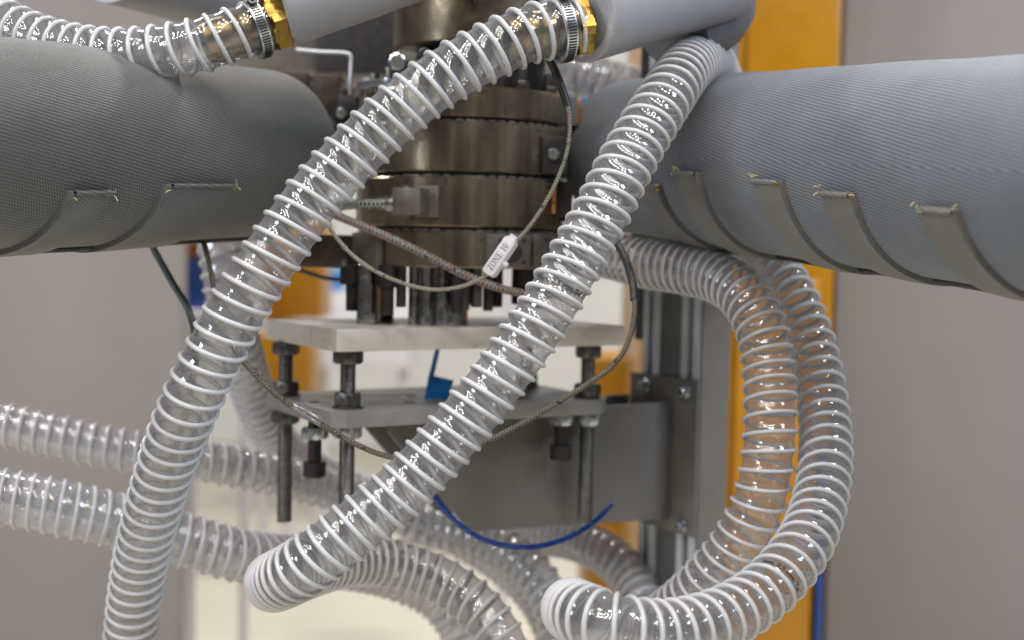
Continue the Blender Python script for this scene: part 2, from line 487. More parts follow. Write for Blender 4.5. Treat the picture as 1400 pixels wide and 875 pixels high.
def hose(name, label, pix, R0=0.030, pitch=0.0192, wall='clear', rib='rib', rib_r=0.0027, group=None, sag=0.0018, cat='hose', phase=0.0, squeeze=None):
    """clear wall with a rigid helix; squeeze = [(px, py, pitch), ...] where the coil is pushed together"""
    path = Path([P(*q) for q in pix])
    t = thing(name, label, cat, tuple(path.p[0]), group)
    fine = np.linspace(0, path.L, 4000)
    pit = np.full(4000, pitch)
    if squeeze:
        ks = sorted((s_at(path, x, y) if y is not None else x * path.L, q) for x, y, q in squeeze)
        pit = np.interp(fine, [k[0] for k in ks], [k[1] for k in ks])
    turn = np.concatenate([[0], np.cumsum((1 / pit[1:] + 1 / pit[:-1]) / 2 * np.diff(fine))]) + phase
    path.turn = lambda x: np.interp(x, fine, turn)
    path.R0, path.sag, path.rib_r = R0, sag, rib_r
    nturn = turn[-1] - turn[0]
    ss = np.interp(np.linspace(turn[0], turn[-1], int(nturn * 9)), turn, fine)
    def rad(s, th):
        ph = (path.turn(s) - th / (2 * np.pi)) % 1.0
        return R0 - rib_r * 0.8 - sag * np.sin(np.pi * ph)
    path.rad = rad
    mk('hose_wall', tube_grid(path, ss, rad, 48), wall, t, 60)
    per = 34
    k = np.linspace(turn[0], turn[-1], int(nturn * per))
    sh = np.interp(k, turn, fine)
    th = 2 * np.pi * k
    p, T, N, B = path.at(sh)
    rad_dir = np.cos(th)[:, None] * N + np.sin(th)[:, None] * B
    c = p + (R0 - rib_r) * rad_dir
    m_ = 8
    ang = np.arange(m_) * 2 * np.pi / m_
    v = c[:, None, :] + rib_r * (np.cos(ang)[None, :, None] * rad_dir[:, None, :] * 1.05 + np.sin(ang)[None, :, None] * T[:, None, :] * 0.95)
    i, j = np.meshgrid(np.arange(len(k) - 1), np.arange(m_), indexing='ij')
    a = (i * m_ + j).ravel(); b = (i * m_ + (j + 1) % m_).ravel()
    f = np.stack([a, b, b + m_, a + m_], 1)
    mk('helical_rib', G().add(v.reshape(-1, 3).tolist(), f.tolist()), rib, t, 0).data.shade_smooth()
    return t, path
def s_at(path, px, py):
    return min(((proj(Vector(q))[0] - px) ** 2 + (proj(Vector(q))[1] - py) ** 2, s) for q, s in zip(path.p, path.s))[1]


def cable(name, label, pts, r, mat, group=None, cat='cable', n=12, seg=0.004):
    path = Path(pts, seg)
    o = mk(name, tube_grid(path, path.s, lambda s, th: np.full_like(s * th, r), n), mat, None, 60)
    if label: tag(o, label, cat, group)
    return o, path
def sleeve(name, pts, r, mat, parent, n=14):
    path = Path(pts, 0.004)
    return mk(name, tube_grid(path, path.s, lambda s, th: np.full_like(s * th, r), n), mat, parent, 60)

# ------------------------------------------------------------------ the setting
def sheet(name, x0, x1, y0, y1, z, mat):
    return mk(name, box(((x0 + x1) / 2, (y0 + y1) / 2, z - 0.05), x1 - x0, y1 - y0, 0.1, bev=0), mat)
struct(sheet('floor', -14, 14, -8, 14, 0.0, 'floor'))
struct(mk('hall_wall', box((0, 9.1, 2.4), 26, 0.2, 5.2, bev=0), 'white_wall'))
def wall_box(name, px0, px1, py0, D, thick, mat, label, cat, z0=0.0, py1=None, group=None):
    """upright box whose front stands at distance D and spans the columns px0..px1, from z0 up to row py0"""
    a, b = P(px0, 437, D), P(px1, 437, D)
    top = P((px0 + px1) / 2, py0, D).z
    o = mk(name, box(((a.x + b.x) / 2, D + thick / 2, (z0 + top) / 2), b.x - a.x, thick, top - z0, bev=0.006), mat)
    return tag(o, label, cat, group) if label else o

# neutral partitions either side of the machine bay
o = wall_box('partition_wall', -700, 246, -700, 3.6, 0.08, 'grey_wall', None, None); struct(o)
o = wall_box('partition_wall', 1142, 2300, -700, 2.75, 0.08, 'grey_wall', None, None); struct(o)

# yellow machine beside the column
ym = thing('yellow_machine', 'tall yellow machine cabinet behind the grey column', 'machine', (P(1070, 437, 2.45).x, 2.6, 0))
def ybox(name, px0, px1, ztop, zbot, D, thick, mat, bev=0.008):
    a, b = P(px0, 437, D).x, P(px1, 437, D).x
    return mk(name, box(((a + b) / 2, D + thick / 2, (ztop + zbot) / 2), b - a, thick, ztop - zbot, bev=bev), mat, ym)
ybox('cabinet_body', 880, 1139, 2.9, 0.0, 2.45, 0.5, 'yellow')
ybox('panel', 1012, 1132, 2.8, EYE + 0.02, 2.432, 0.016, 'yellow')
ybox('panel', 1008, 1122, EYE - 0.03, 0.2, 2.432, 0.016, 'yellow_dark')
ybox('edge_trim', 1128, 1138, EYE - 0.35, 0.05, 2.42, 0.03, 'blue_enamel', 0.003)
ym2 = thing('low_machine', 'low yellow machine base seen past the mounting bracket', 'machine', (P(840, 437, 2.9).x, 3.0, 0))
a, b = P(806, 437, 2.95).x, P(905, 437, 2.95).x
ztop = P(850, 489, 2.95).z
mk('base_body', box(((a + b) / 2, 3.1, ztop / 2), b - a, 0.3, ztop, bev=0.03), 'yellow', ym2)
a, b = P(828, 437, 2.95).x, P(905, 437, 2.95).x
mk('hollow_shade_panel', box(((a + b) / 2, 2.94, ztop / 2 - 0.19), b - a, 0.016, ztop - 0.4, bev=0.004), 'yellow_dark', ym2)  # ochre sheet put in for a shaded hollow of the base

# things far off in the hall (out of focus)
fm = thing('yellow_machine', 'blurred yellow machine frame across the hall floor', 'machine', (P(400, 437, 5.2).x, 5.4, 0))
for n_, px0, px1, py0, py1, D, mt in (('body', 382, 440, 300, 436, 5.2, 'yellow'), ('base', 345, 424, 458, 560, 5.1, 'yellow'), ('side_cover', 362, 388, 330, 470, 5.3, 'yellow_dark')):
    a, b = P(px0, py0, D), P(px1, py1, D)
    mk(n_, box(((a.x + b.x) / 2, D + 0.15, (a.z + b.z) / 2), b.x - a.x, 0.3, a.z - b.z, bev=0.01), mt, fm)
def far(name, px0, px1, py0, py1, D, mat, label, cat, thick=0.3):
    a, b = P(px0, py0, D), P(px1, py1, D)
    lo = b.z
    return tag(mk(name, box(((a.x + b.x) / 2, D + thick / 2, (a.z + lo) / 2), b.x - a.x, thick, a.z - lo, bev=0.01), mat), label, cat)
def legs(o, pxs, py, D, mat, name='leg', w=0.03):
    for px in pxs:
        p = P(px, py, D)
        mk(name, box((p.x, D + 0.12, p.z / 2), w, w, p.z, bev=0.003), mat, o)
legs(fm, (353, 388), 558, 5.1, 'white_plastic', w=0.035)
bc = far('white_workbench', 247, 330, 424, 450, 4.1, 'white_plastic', 'pale workbench under the small blue cabinet', 'workbench', 0.4)
legs(bc, (250, 326), 449, 4.1, 'white_plastic')
far('blue_cabinet', 249, 284, 352, 424.5, 4.15, 'blue_enamel', 'small blue cabinet standing on the pale workbench', 'cabinet')
far('wooden_crate', 249, 281, 318, 352.5, 4.15, 'copper', 'brown crate on top of the small blue cabinet', 'crate')
wm = far('white_machine', 424, 560, 398, 505, 6.2, 'white_plastic', 'white machine cover far behind the lower plates', 'machine')
legs(wm, (436, 550), 504, 6.2, 'white_plastic', w=0.05)
far('blue_crate', 424, 462, 366, 398.5, 6.25, 'blue', 'blue crate on the far white machine', 'crate')
bm_ = far('blue_machine', 660, 815, 110, 200, 4.0, 'blue', 'blue machine housing seen behind the die rings', 'machine')
legs(bm_, (697,), 199, 4.0, 'white_plastic', 'post', 0.035)

# ------------------------------------------------------------------ column, bracket, plates
U = Vector((0.858, 0.513, 0)).normalized(); V = Vector((-U.y, U.x, 0)); Z = Vector((0, 0, 1))
F = Vector((-0.204, 1.487, 0))
FR = (F, U, V, Z)
def uv_of(p):
    d = Vector((p.x, p.y, 0)) - F
    return d.dot(U), d.dot(V)
zp1t = EYE - 0.089; zp1b = EYE - 0.1155
zp2t = EYE - 0.1856; zp2b = EYE - 0.2046

col = thing('support_column', 'grey aluminium profile column carrying the bracket', 'column', tuple(F + U * 0.58 + V * 0.06))
# extruded section with T-slots on its broad side (u = 0.535 .. 0.585, v = -0.004 .. 0.128)
u0, u1 = 0.540, 0.580
sec = [(u0, 0.0), (u1, 0.0), (u1, 0.13), (u0, 0.13), (u0, 0.118), (u0 + 0.014, 0.118), (u0 + 0.014, 0.106),
       (u0, 0.106), (u0, 0.090), (u0 + 0.006, 0.090), (u0 + 0.006, 0.040), (u0, 0.040), (u0, 0.027), (u0 + 0.014, 0.027), (u0 + 0.014, 0.014), (u0, 0.014)]
mk('profile', prism(sec, 0.0, 2.9, FR, 0.0), 'alu', col, 30)
for v0_, v1_ in ((0.106, 0.118), (0.014, 0.027)):
    mk('slot', prism([(u0 + 0.009, v0_ + 0.0005), (u0 + 0.0138, v0_ + 0.0005), (u0 + 0.0138, v1_ - 0.0005), (u0 + 0.009, v1_ - 0.0005)], 0.01, 2.89, FR, 0), 'slot_black', col)
mk('centre_strip', prism([(u0 + 0.002, 0.0405), (u0 + 0.0058, 0.0405), (u0 + 0.0058, 0.0895), (u0 + 0.002, 0.0895)], 0.01, 2.89, FR, 0), 'frame_grey', col)
mk('front_cover', prism([(u0 + 0.002, -0.004), (u1 + 0.012, -0.004), (u1 + 0.012, -0.0004), (u0 + 0.002, -0.0004)], 0.0, 2.9, FR, 0.0008), 'cover_grey', col)
mk('base_plate', prism([(u0 - 0.05, -0.06), (u1 + 0.06, -0.06), (u1 + 0.06, 0.19), (u0 - 0.05, 0.19)], -0.002, 0.012, FR, 0.002), 'bracket_paint', col)
# dark side rail further back
mk('rail', prism([(u0 + 0.006, 0.134), (u1, 0.134), (u1, 0.16), (u0 + 0.006, 0.16)], EYE - 0.12, 2.9, FR, 0.001), 'slot_black', col)

st = thing('die_stand', 'steel stand of two plates on threaded rods with a grey bracket', 'stand', tuple(F + U * 0.2 + V * 0.1 + Z * zp2b))
up = mk('upper_plate', prism([(0, 0), (0.412, 0), (0.412, 0.235), (0, 0.235)], zp1b, zp1t, FR, 0.0012), 'plate_steel', st)
lowpoly = [(0.010, -0.008), (0.372, -0.008), (0.398, 0.018), (0.398, 0.195), (0.372, 0.222), (-0.004, 0.222), (-0.004, 0.004)]
lp = mk('lower_plate', prism(lowpoly, zp2b, zp2t, FR, 0.0012), 'plate_grey', st)
for px, py in ((430, 550), (562, 541), (560, 550)):
    q = Pz(px, py, zp2t - EYE)
    mk('hole', cyl((q.x, q.y, zp2t), Z, 0.0075, -0.002, 0.0006, 24, 0.0002), 'slot_black', lp)
def rod(px, py, zbot, washer=True):
    q = Pz(px, py, zp2t - EYE) if py > 1 else F + U * px + V * py
    path = Path([Vector((q.x, q.y, zbot)), Vector((q.x, q.y, (zbot + zp1b) / 2)), Vector((q.x, q.y, zp1b + 0.001))], 0.02)
    pit = 0.0026
    g = tube_grid(path, np.arange(0, path.L, pit / 4), lambda s, th: 0.0098 - 0.0013 * np.abs(((s / pit - th / (2 * np.pi)) % 1.0) - 0.5) * 2, 20)
    g.v.append((q.x, q.y, zbot)); g.uv.append((0, 0))
    ci = len(g.v) - 1
    g.f += [(ci, j + 1, j) for j in range(20)]
    r_ = mk('threaded_rod', g, 'bolt_steel', st, 80)
    rr = random.uniform(0, 1)
    mk('nut', hexnut((q.x, q.y, zp1b - 0.0165), Z, 0.0315, 0.0163, 0.008, rr), 'bolt_steel', r_, 25)
    mk('nut', hexnut((q.x, q.y, zp2t + 0.003), Z, 0.0315, 0.0163, 0.008, rr + 0.5), 'bolt_steel', r_, 25)
    mk('washer', cyl((q.x, q.y, zp2t), Z, 0.0185, 0.0, 0.003, 32, 0.0005), 'bolt_steel', r_, 30)
    mk('nut', hexnut((q.x, q.y, zp2b - 0.0165), Z, 0.0315, 0.0163, 0.008, rr + 0.9), 'zinc' if px > 450 else 'bolt_steel', r_, 25)
    return q
for px, py in ((390.5, 541), (475, 558), (803, 544), (0.372, 0.182)):
    rod(px, py, EYE - 0.3495)
def cap_bolt(px, py, z_nut, z_head):
    q = Pz(px, py, zp2t - EYE)
    b_ = mk('cap_bolt', cyl((q.x, q.y, 0), Z, 0.0085, z_head, zp2b + 0.0005, 24), 'black_oxide', st)
    mk('nut', hexnut((q.x, q.y, z_nut - 0.014), Z, 0.030, 0.014, 0.008, 0.35), 'zinc', b_, 25)
    g = lathe((q.x, q.y, z_head), Z, [(0.0001, 0.006), (0.0065, 0.006), (0.0068, -0.019), (0.0125, -0.019), (0.0142, -0.0172), (0.0142, 0.0), (0.0001, 0.0015)], 28)
    mk('bolt_head', g, 'black_oxide', b_, 30)
cap_bolt(431, 551, zp2b - 0.011, EYE - 0.2585)
cap_bolt(768, 546, zp2b, EYE - 0.246)

# bracket: two side cheeks, top rail, end flange
def cheek(v0_, v1_, u_top, u_bot, zb, name='gusset'):
    poly = [(u_top, zp2b - 0.001), (u_top, zp2b - 0.016), (u_bot, zb + 0.004), (u_bot + 0.012, zb), (0.533, zb - 0.012), (0.533, zp2b + 0.004), (0.40, zp2b + 0.002), (0.398, zp2b - 0.001)]
    fr = (F + V * v0_, U, Z, -V)
    return mk(name, prism(poly, -(v1_ - v0_), 0.0, fr, 0.0012), 'bracket_paint', st, 30)
cheek(0.047, 0.055, 0.092, 0.207, EYE - 0.356)
cheek(0.150, 0.158, 0.10, 0.215, EYE - 0.353)
mk('web_plate', prism([(0.225, 0.0555), (0.232, 0.0555), (0.232, 0.1495), (0.225, 0.1495)], EYE - 0.34, zp2b - 0.001, FR, 0.001), 'bracket_paint', st)
mk('web_plate', prism([(0.42, 0.0555), (0.427, 0.0555), (0.427, 0.1495), (0.42, 0.1495)], EYE - 0.34, zp2b - 0.004, FR, 0.001), 'bracket_paint', st)
fl = mk('flange', prism([(0.5335, -0.006), (0.5395, -0.006), (0.5395, 0.150), (0.5335, 0.150)], EYE - 0.385, EYE - 0.167, FR, 0.001), 'bracket_paint', st)
for v_, z_ in ((0.020, EYE - 0.184), (0.112, EYE - 0.184), (0.020, EYE - 0.372), (0.112, EYE - 0.372)):
    c0 = F + U * 0.5335 + V * v_ + Z * z_
    b_ = mk('flange_bolt', cyl(c0, -U, 0.0095, 0.0, 0.002, 24), 'zinc', fl)
    mk('bolt_head', hexnut(c0 - U * 0.002, -U, 0.013, 0.008, 0.003, 0.3), 'zinc', b_, 25)

# blue locking tag clipped to the lower plate
bt = thing('blue_tag', 'bright blue plastic tag with a strap under the upper plate', 'tag', tuple(Pz(600, 546, zp2t - EYE)))
q0 = Pz(600, 548, zp2t - EYE); D0 = q0.y
def quadprism(pix, D, th, mat, name, parent, bev=0.0008):
    a = [P(x, y, D) for x, y in pix]
    fr = (Vector((0, D, 0)), Vector((1, 0, 0)), Vector((0, 0, 1)), Vector((0, -1, 0)))
    return mk(name, prism([(p.x, p.z) for p in a], -th, 0, fr, bev), mat, parent, 30)
quadprism([(580, 546), (586, 513), (620, 521), (612, 546)], D0, 0.012, 'blue', 'tag_body', bt)
quadprism([(586, 514), (597, 470), (603, 470), (593, 516)], D0 + 0.002, 0.004, 'blue', 'strap', bt)

# ------------------------------------------------------------------ die head
DC = Vector((-0.068, 1.70, 0))
die = thing('extrusion_die', 'round stained steel die head of stacked heater rings', 'die', (DC.x, DC.y, zp1t))
def band(name, r, z0, z1, mat, n=96, lip=0.004):
    prof = [(r - 0.03, z0), (r - 0.002, z0), (r, z0 + 0.002), (r, z1 - 0.002), (r - 0.002, z1), (r - 0.03, z1)]
    return mk(name, lathe((DC.x, DC.y, EYE), Z, prof, n), mat, die, 30)
rings = [(0.139, -0.0155, 0.0300), (0.1405, 0.0345, 0.0965), (0.139, 0.1015, 0.1640), (0.138, 0.1685, 0.206)]
bands = [band('heater_ring', r, a, b, 'die') for r, a, b in rings]
mk('inner_core', cyl((DC.x, DC.y, EYE), Z, 0.126, -0.014, 0.205, 64), 'black_oxide', die)
# toothed insulation rims between the rings
for bnd, (r, a, b) in zip(bands[:3], rings[:3]):
    g = G()
    for i in range(64):
        a0 = 2 * math.pi * (i + random.uniform(-0.12, 0.12)) / 64
        wdt = 2 * math.pi / 64 * random.uniform(0.28, 0.42)
        rr = r - 0.0015
        seg = []
        for aa in (a0 - wdt, a0 + wdt):
            for r_, z_ in ((rr - 0.010, b - 0.0005), (rr, b - 0.0005), (rr, b + 0.0016), (rr - 0.010, b + 0.0016)):
                seg.append((DC.x + r_ * math.cos(aa), DC.y + r_ * math.sin(aa), EYE + z_))
        g.add(seg, [(0, 1, 2, 3), (7, 6, 5, 4), (0, 4, 5, 1), (1, 5, 6, 2), (2, 6, 7, 3), (3, 7, 4, 0)])
    o = mk('toothed_rim', g, 'chrome', bnd, 0)
    o['kind'] = 'stuff'
def on_ring(px, r):
    """point of the ring surface of radius r that shows at column px (front side); returns angle"""
    best = min((abs(proj((DC.x + r * math.cos(a), DC.y + r * math.sin(a), EYE))[0] - px), a) for a in np.linspace(R(180), R(360), 721))
    return best[1]
def ring_frame(a):
    ez = Vector((math.cos(a), math.sin(a), 0)); ex = Vector((-math.sin(a), math.cos(a), 0))
    return ex, Z, ez            # x along ring, y up, z outwards
def ring_box(name, px, py0, py1, wpx, r, th, mat, parent, bev=0.001):
    a = on_ring(px, r); ex, ey, ez = ring_frame(a)
    s = Vector((DC.x, DC.y, 0)) + ez * r
    z0, z1 = P(px, py1, s.y).z, P(px, py0, s.y).z
    w = wpx / FPX * s.y / max(0.35, abs(ex.x))
    c = Vector((s.x, s.y, (z0 + z1) / 2)) + ez * (th / 2 - 0.002)
    o = mk(name, prism([(-w / 2, -(z1 - z0) / 2), (w / 2, -(z1 - z0) / 2), (w / 2, (z1 - z0) / 2), (-w / 2, (z1 - z0) / 2)], -th / 2, th / 2, (c, ex, ey, ez), bev), mat, parent, 30)
    return o, c, ez
def screw(px, py, r, D, mat='zinc', parent=None, ax=None, h=0.004, name='screw'):
    p = P(px, py, D)
    ax = ax or (ORIG - p).normalized()
    return mk(name, lathe(p, ax, [(0.0001, h * 0.55), (r * 0.45, h * 0.55), (r * 0.5, h), (r * 0.8, h), (r, h * 0.7), (r, -0.004)], 24), mat, parent, 30)
# connector box with gland on the third ring
cb, cc, cez = ring_box('connector_box', 567, 258, 295, 40, 0.1405, 0.028, 'ceramic', die, 0.002)
ring_box('back_plate', 575, 254, 297, 50, 0.1405, 0.006, 'ceramic', die, 0.001)
for px, py in ((563, 255), (563, 298), (598, 261), (600, 294)):
    screw(px, py, 0.0028, cc.y - 0.004 if px < 590 else on_ring(px, .14) * 0 + DC.y - 0.1365, 'bolt_steel', cb, h=0.003)
gp = P(538, 278, cc.y - 0.002); gd = (P(502, 279, cc.y - 0.002) - gp).normalized()
gl = mk('cable_gland', hexnut(gp, gd, 0.017, 0.010, 0.004, 0.2), 'chrome', die, 25)
mk('gland_nut', hexnut(gp + gd * 0.010, gd, 0.014, 0.010, 0.004, 0.6), 'chrome', gl, 25)
# terminal blocks at the right of the lowest ring
for px, w in ((676, 26), (708, 28), (738, 24)):
    tb, c_, e_ = ring_box('terminal_block', px, 320, 365, w, 0.139, 0.008, 'ceramic', die, 0.001)
    for dx, dy in ((-7, 328), (7, 328), (-7, 357), (6, 358)):
        p = P(px + dx, dy, c_.y)
        mk('terminal_screw', cyl(Vector((p.x, p.y, p.z)) + e_ * 0.003, e_, 0.0024, 0, 0.0022, 14, 0.0005), 'brown_steel', tb)
kn = P(700, 345, 1.555)
mk('dark_hole_disc', cyl(kn, (0.1, -1, 0), 0.0125, -0.02, 0.004, 28, 0.002), 'black_oxide', die)  # black disc stands in for the dark of a round hole
# clamp plate sticking out left of the lowest ring
cl, c_, e_ = ring_box('clamp_plate', 505, 318, 367, 40, 0.139, 0.010, 'ceramic', die)
a_, b_ = P(405, 320, 1.66), P(500, 367, 1.66)
mk('side_block', box(((a_.x + b_.x) / 2, 1.70, (a_.z + b_.z) / 2), b_.x - a_.x, 0.08, a_.z - b_.z, bev=0.0015), 'brown_steel', die)
for px, py in ((472, 338), (471, 357)):
    screw(px, py, 0.0042, 1.657, 'zinc', die)
# upper hubs
def hub(name, r, z0, z1, mat, ch=0.003):
    return mk(name, cyl((DC.x + 0.02, DC.y, EYE), Z, r, z0, z1, 80, ch), mat, die, 30)
hub('neck', 0.085, 0.2055, 0.262, 'black_oxide')
hub('upper_hub', 0.115, 0.2625, 0.322, 'dark_die')
hub('upper_hub', 0.128, 0.328, 0.345, 'brown_steel')
hub('top_flange', 0.165, 0.352, 0.42, 'brown_steel')
hub('neck', 0.10, 0.300, 0.36, 'black_oxide')
screw(543, 84, 0.0105, 1.585, 'zinc', die, h=0.005)
screw(580, 74, 0.008, 1.60, 'bolt_steel', die, h=0.005)
# ring of bolts standing on the top ring
for i in range(12):
    a = 2 * math.pi * (i + 0.3) / 12
    p = Vector((DC.x + 0.118 * math.cos(a), DC.y + 0.118 * math.sin(a), EYE + 0.206))
    b_ = mk('hex_bolt', cyl(p, Z, 0.0065, -0.001, 0.028, 16), 'bolt_steel', die)
    mk('nut', hexnut(p, Z, 0.018, 0.012, 0.006, random.random()), 'bolt_steel', b_, 25)
# toothed strip at the left shoulder
tg, c_, e_ = ring_box('gear_strip', 512, 110, 122, 44, 0.142, 0.012, 'zinc', die)
for i in range(7):
    p = P(495 + i * 7, 126, c_.y - 0.004)
    mk('tooth', box(p, 0.0035, 0.010, 0.008, bev=0.0006), 'bolt_steel', tg)
# pillars and screws between die and plate
def post(name, px, r_px, py0, py1, D, mat, parent=die, n=28, flat=False):
    a, b = P(px, py0, D), P(px, py1, D)
    r = r_px / FPX * D
    return mk(name, cyl((a.x, a.y, 0), Z, r, min(b.z, a.z), a.z, n, 0.0012), mat, parent, 30)
zt = lambda px, D: P(px, 437, D)
def stand_post(px, r_px, D, mat, zhi=EYE - 0.013):
    a = P(px, 437, D); r = r_px / FPX * D
    return mk('pillar', cyl((a.x, a.y, 0), Z, r, zp1t - 0.0005, zhi, 32, 0.001), mat, die, 30)
stand_post(503, 16, 1.625, 'chrome'); stand_post(525, 13, 1.70, 'brown_steel')
stand_post(604, 36, 1.645, 'chrome', EYE - 0.046)
hb = stand_post(604, 22, 1.645, 'chrome')
stand_post(583, 9, 1.60, 'chrome'); stand_post(566, 8, 1.615, 'chrome', EYE - 0.013)
for px, rp, y0, y1, D, mt in ((480, 15, 362, 389, 1.63, 'black_oxide'), (482, 9, 386, 425, 1.63, 'black_oxide'),
                              (530, 16, 362, 393, 1.60, 'black_oxide'), (529, 10, 390, 431, 1.60, 'brown_steel'),
                              (549, 7, 362, 420, 1.60, 'brown_steel'), (640, 11, 362, 416, 1.62, 'black_oxide'),
                              (634, 9, 362, 424, 1.59, 'brown_steel'), (652, 8, 362, 420, 1.60, 'bolt_steel'), (668, 7, 362, 425, 1.62, 'brown_steel'),
                              (680, 8, 362, 420, 1.66, 'black_oxide'), (716, 16, 362, 416, 1.66, 'black_oxide'), (735, 9, 362, 422, 1.70, 'brown_steel'),
                              (625, 8, 362, 428, 1.58, 'black_oxide')):
    post('hanging_screw', px, rp, y0, y1, D, mt)
# boxes on the flanks of the die
def flank(name, px0, px1, py0, py1, D, th, mat, parent=die, bev=0.002):
    a, b = P(px0, py0, D), P(px1, py1, D)
    return mk(name, box(((a.x + b.x) / 2, D + th / 2, (a.z + b.z) / 2), b.x - a.x, th, a.z - b.z, bev=bev), mat, parent, 30)
flank('heater_block', 382, 419, 98, 150, 1.84, 0.10, 'brown_steel'); flank('heater_block', 428, 464, 101, 158, 1.80, 0.10, 'brown_steel')
flank('crossbar', 372, 500, 118, 150, 1.91, 0.05, 'black_oxide')
flank('side_block', 430, 482, 158, 186, 1.83, 0.06, 'ceramic')
flank('arm_block', 462, 520, 130, 172, 1.78, 0.06, 'black_oxide')
flank('side_block', 445, 478, 186, 250, 1.86, 0.06, 'brown_steel')
screw(488, 129, 0.005, 1.775, 'zinc', die); screw(467, 154, 0.007, 1.775, 'zinc', die); screw(452, 166, 0.008, 1.82, 'zinc', die)
flank('terminal_box', 756, 790, 130, 172, 1.70, 0.05, 'frame_grey'); flank('copper_bar', 789, 795, 134, 170, 1.70, 0.04, 'copper')
flank('clamp_box', 742, 776, 186, 238, 1.60, 0.05, 'black_oxide')
screw(757, 210, 0.0072, 1.597, 'zinc', die, h=0.006)
flank('copper_bar', 755, 760, 252, 292, 1.61, 0.03, 'copper'); flank('terminal_box', 760, 782, 250, 296, 1.63, 0.04, 'black_oxide')
flank('copper_bar', 729, 737, 86, 124, 1.75, 0.03, 'copper')
pin = mk('pin', cyl(P(745, 303, 1.65), (1, 0.1, 0.02), 0.0055, 0, 0.032, 18), 'chrome', die)
# pale curved bracket right of the rings
pts = [P(772, 240, 1.74), P(792, 248, 1.74), P(797, 270, 1.74), P(790, 292, 1.74), P(765, 300, 1.74)]
pa = Path(pts, 0.004)
mk('curved_bracket', tube_grid(pa, pa.s, lambda s, th: 0.0075 + 0 * s * th, 14), 'alu', die, 60)

# thin bent rod behind the left arm
rodp = [P(405, 68, 1.72), P(440, 71, 1.72), P(474, 73, 1.72), P(480, 76, 1.72), P(480, 84, 1.72), P(479, 112, 1.72), P(479, 128, 1.73)]
o, _ = cable('bent_rod', 'thin pale bent rod beside the dark heater blocks', rodp, 0.0026, 'alu', cat='rod')

# tan housing and dark frame behind the die head
hs = tag(flank('rear_housing', 300, 470, -60, 97, 2.15, 0.3, 'ceramic', None, 0.01), 'tan housing behind the bent rod and die head', 'housing')
hs2 = tag(flank('rear_machine', 430, 690, -120, 105, 2.05, 0.06, 'black_oxide', None, 0.01), 'dark machine plate behind the upper die hub', 'machine')
# ------------------------------------------------------------------ painted air arms
def arm(name, label, p0, p1, r0, r1, n=64):
    t = thing(name, label, 'pipe', tuple(p0))
    ax = p1 - p0; L = ax.length
    prof = [(0.0001, 0.004), (r0 * 0.80, 0.004), (r0 * 0.83, 0.0), (r0 * 0.955, 0.0), (r0 * 0.99, 0.0025), (r0, 0.007)]
    prof += [(r0 + (r1 - r0) * k / 12, 0.007 + (L - 0.007) * k / 12) for k in range(1, 13)] + [(0.0001, L)]
    mk('pipe_body', lathe(p0, ax, prof, n), 'grey_paint', t, 30)
    return t, ax.normalized()
def fitting(t, c, ax, af=0.052, tail=0.085, r=0.0262):
    """brass hose tail: hexagon against the arm and a smooth spigot inside the hose (ax points out of the arm)"""
    h = mk('brass_hexagon', hexnut(c - ax * 0.004, ax, af, 0.020, 0.01, 0.4), 'brass', t, 25)
    mk('brass_spigot', lathe(c, ax, [(0.016, 0.014), (r - 0.004, 0.015), (r - 0.003, 0.03), (r - 0.0015, 0.045), (r - 0.0045, 0.047), (r - 0.003, tail - 0.014), (r - 0.006, tail), (0.014, tail), (0.014, 0.02)], 40), 'brass', h, 30)
def worm_clamp(t, c, ax, r, screw_dir):
    """slotted steel band with a worm screw"""
    ex, ey, ez = basis(ax)
    b_ = mk('clamp_band', lathe(c, ax, [(r, -0.006), (r + 0.0012, -0.006), (r + 0.0012, 0.006), (r, 0.006), (r, -0.006)], 64), 'zinc', t, 30)
    g = G()
    for i in range(70):
        a = 2 * math.pi * i / 70
        d = ex * math.cos(a) + ey * math.sin(a); tt = -ex * math.sin(a) + ey * math.cos(a)
        q = prism([(-0.0008, -0.0042), (0.0008, -0.0042), (0.0008, 0.0042), (-0.0008, 0.0042)], 0, 0.0006, (c + d * (r + 0.0011), (tt + ez * 0.12).normalized(), ez, d), 0)
        g.add(q.v, q.f)
    o = mk('band_slots', g, 'black_oxide', b_, 0); o['kind'] = 'stuff'
    sd = (screw_dir - ez * screw_dir.dot(ez)).normalized()
    tt = ez.cross(sd)
    s = mk('screw_housing', box(c + sd * (r + 0.005), 0.016, 0.013, 0.009, (tt, ez, sd), 0.001), 'zinc', t, 30)
    mk('worm_screw', hexnut(c + sd * (r + 0.005) + tt * 0.006, tt, 0.008, 0.010, 0.002), 'zinc', s, 25)

armL, axL = arm('grey_pipe', 'grey painted pipe arm slanting up above the left jacket', P(368, -8, 1.395), P(640, -100, 1.47), 0.060, 0.060)
armR, axR = arm('grey_pipe', 'grey painted pipe arm above the right clear hose', P(787, 14, 1.345), P(985, -32, 1.50), 0.0555, 0.052)
# bowl shaped end of the right arm
bowl = P(975, 2, 1.56)
mk('end_bowl', lathe(bowl, (0.62, 0.6, 0.5), [(0.0001, 0.03), (0.03, 0.028), (0.052, 0.012), (0.058, -0.012), (0.0585, -0.05), (0.05, -0.09), (0.0001, -0.09)], 48), 'frame_grey', armR, 40)
mk('bolt', cyl(P(962, 42, 1.52), Z, 0.004, -0.012, 0.02, 16), 'black_oxide', armR)
# second arm in the upper left corner, further back
a2, _ = arm('grey_pipe', 'grey pipe end behind the small clear hose at the upper left', P(300, -14, 1.75), P(150, -60, 1.55), 0.055, 0.055)

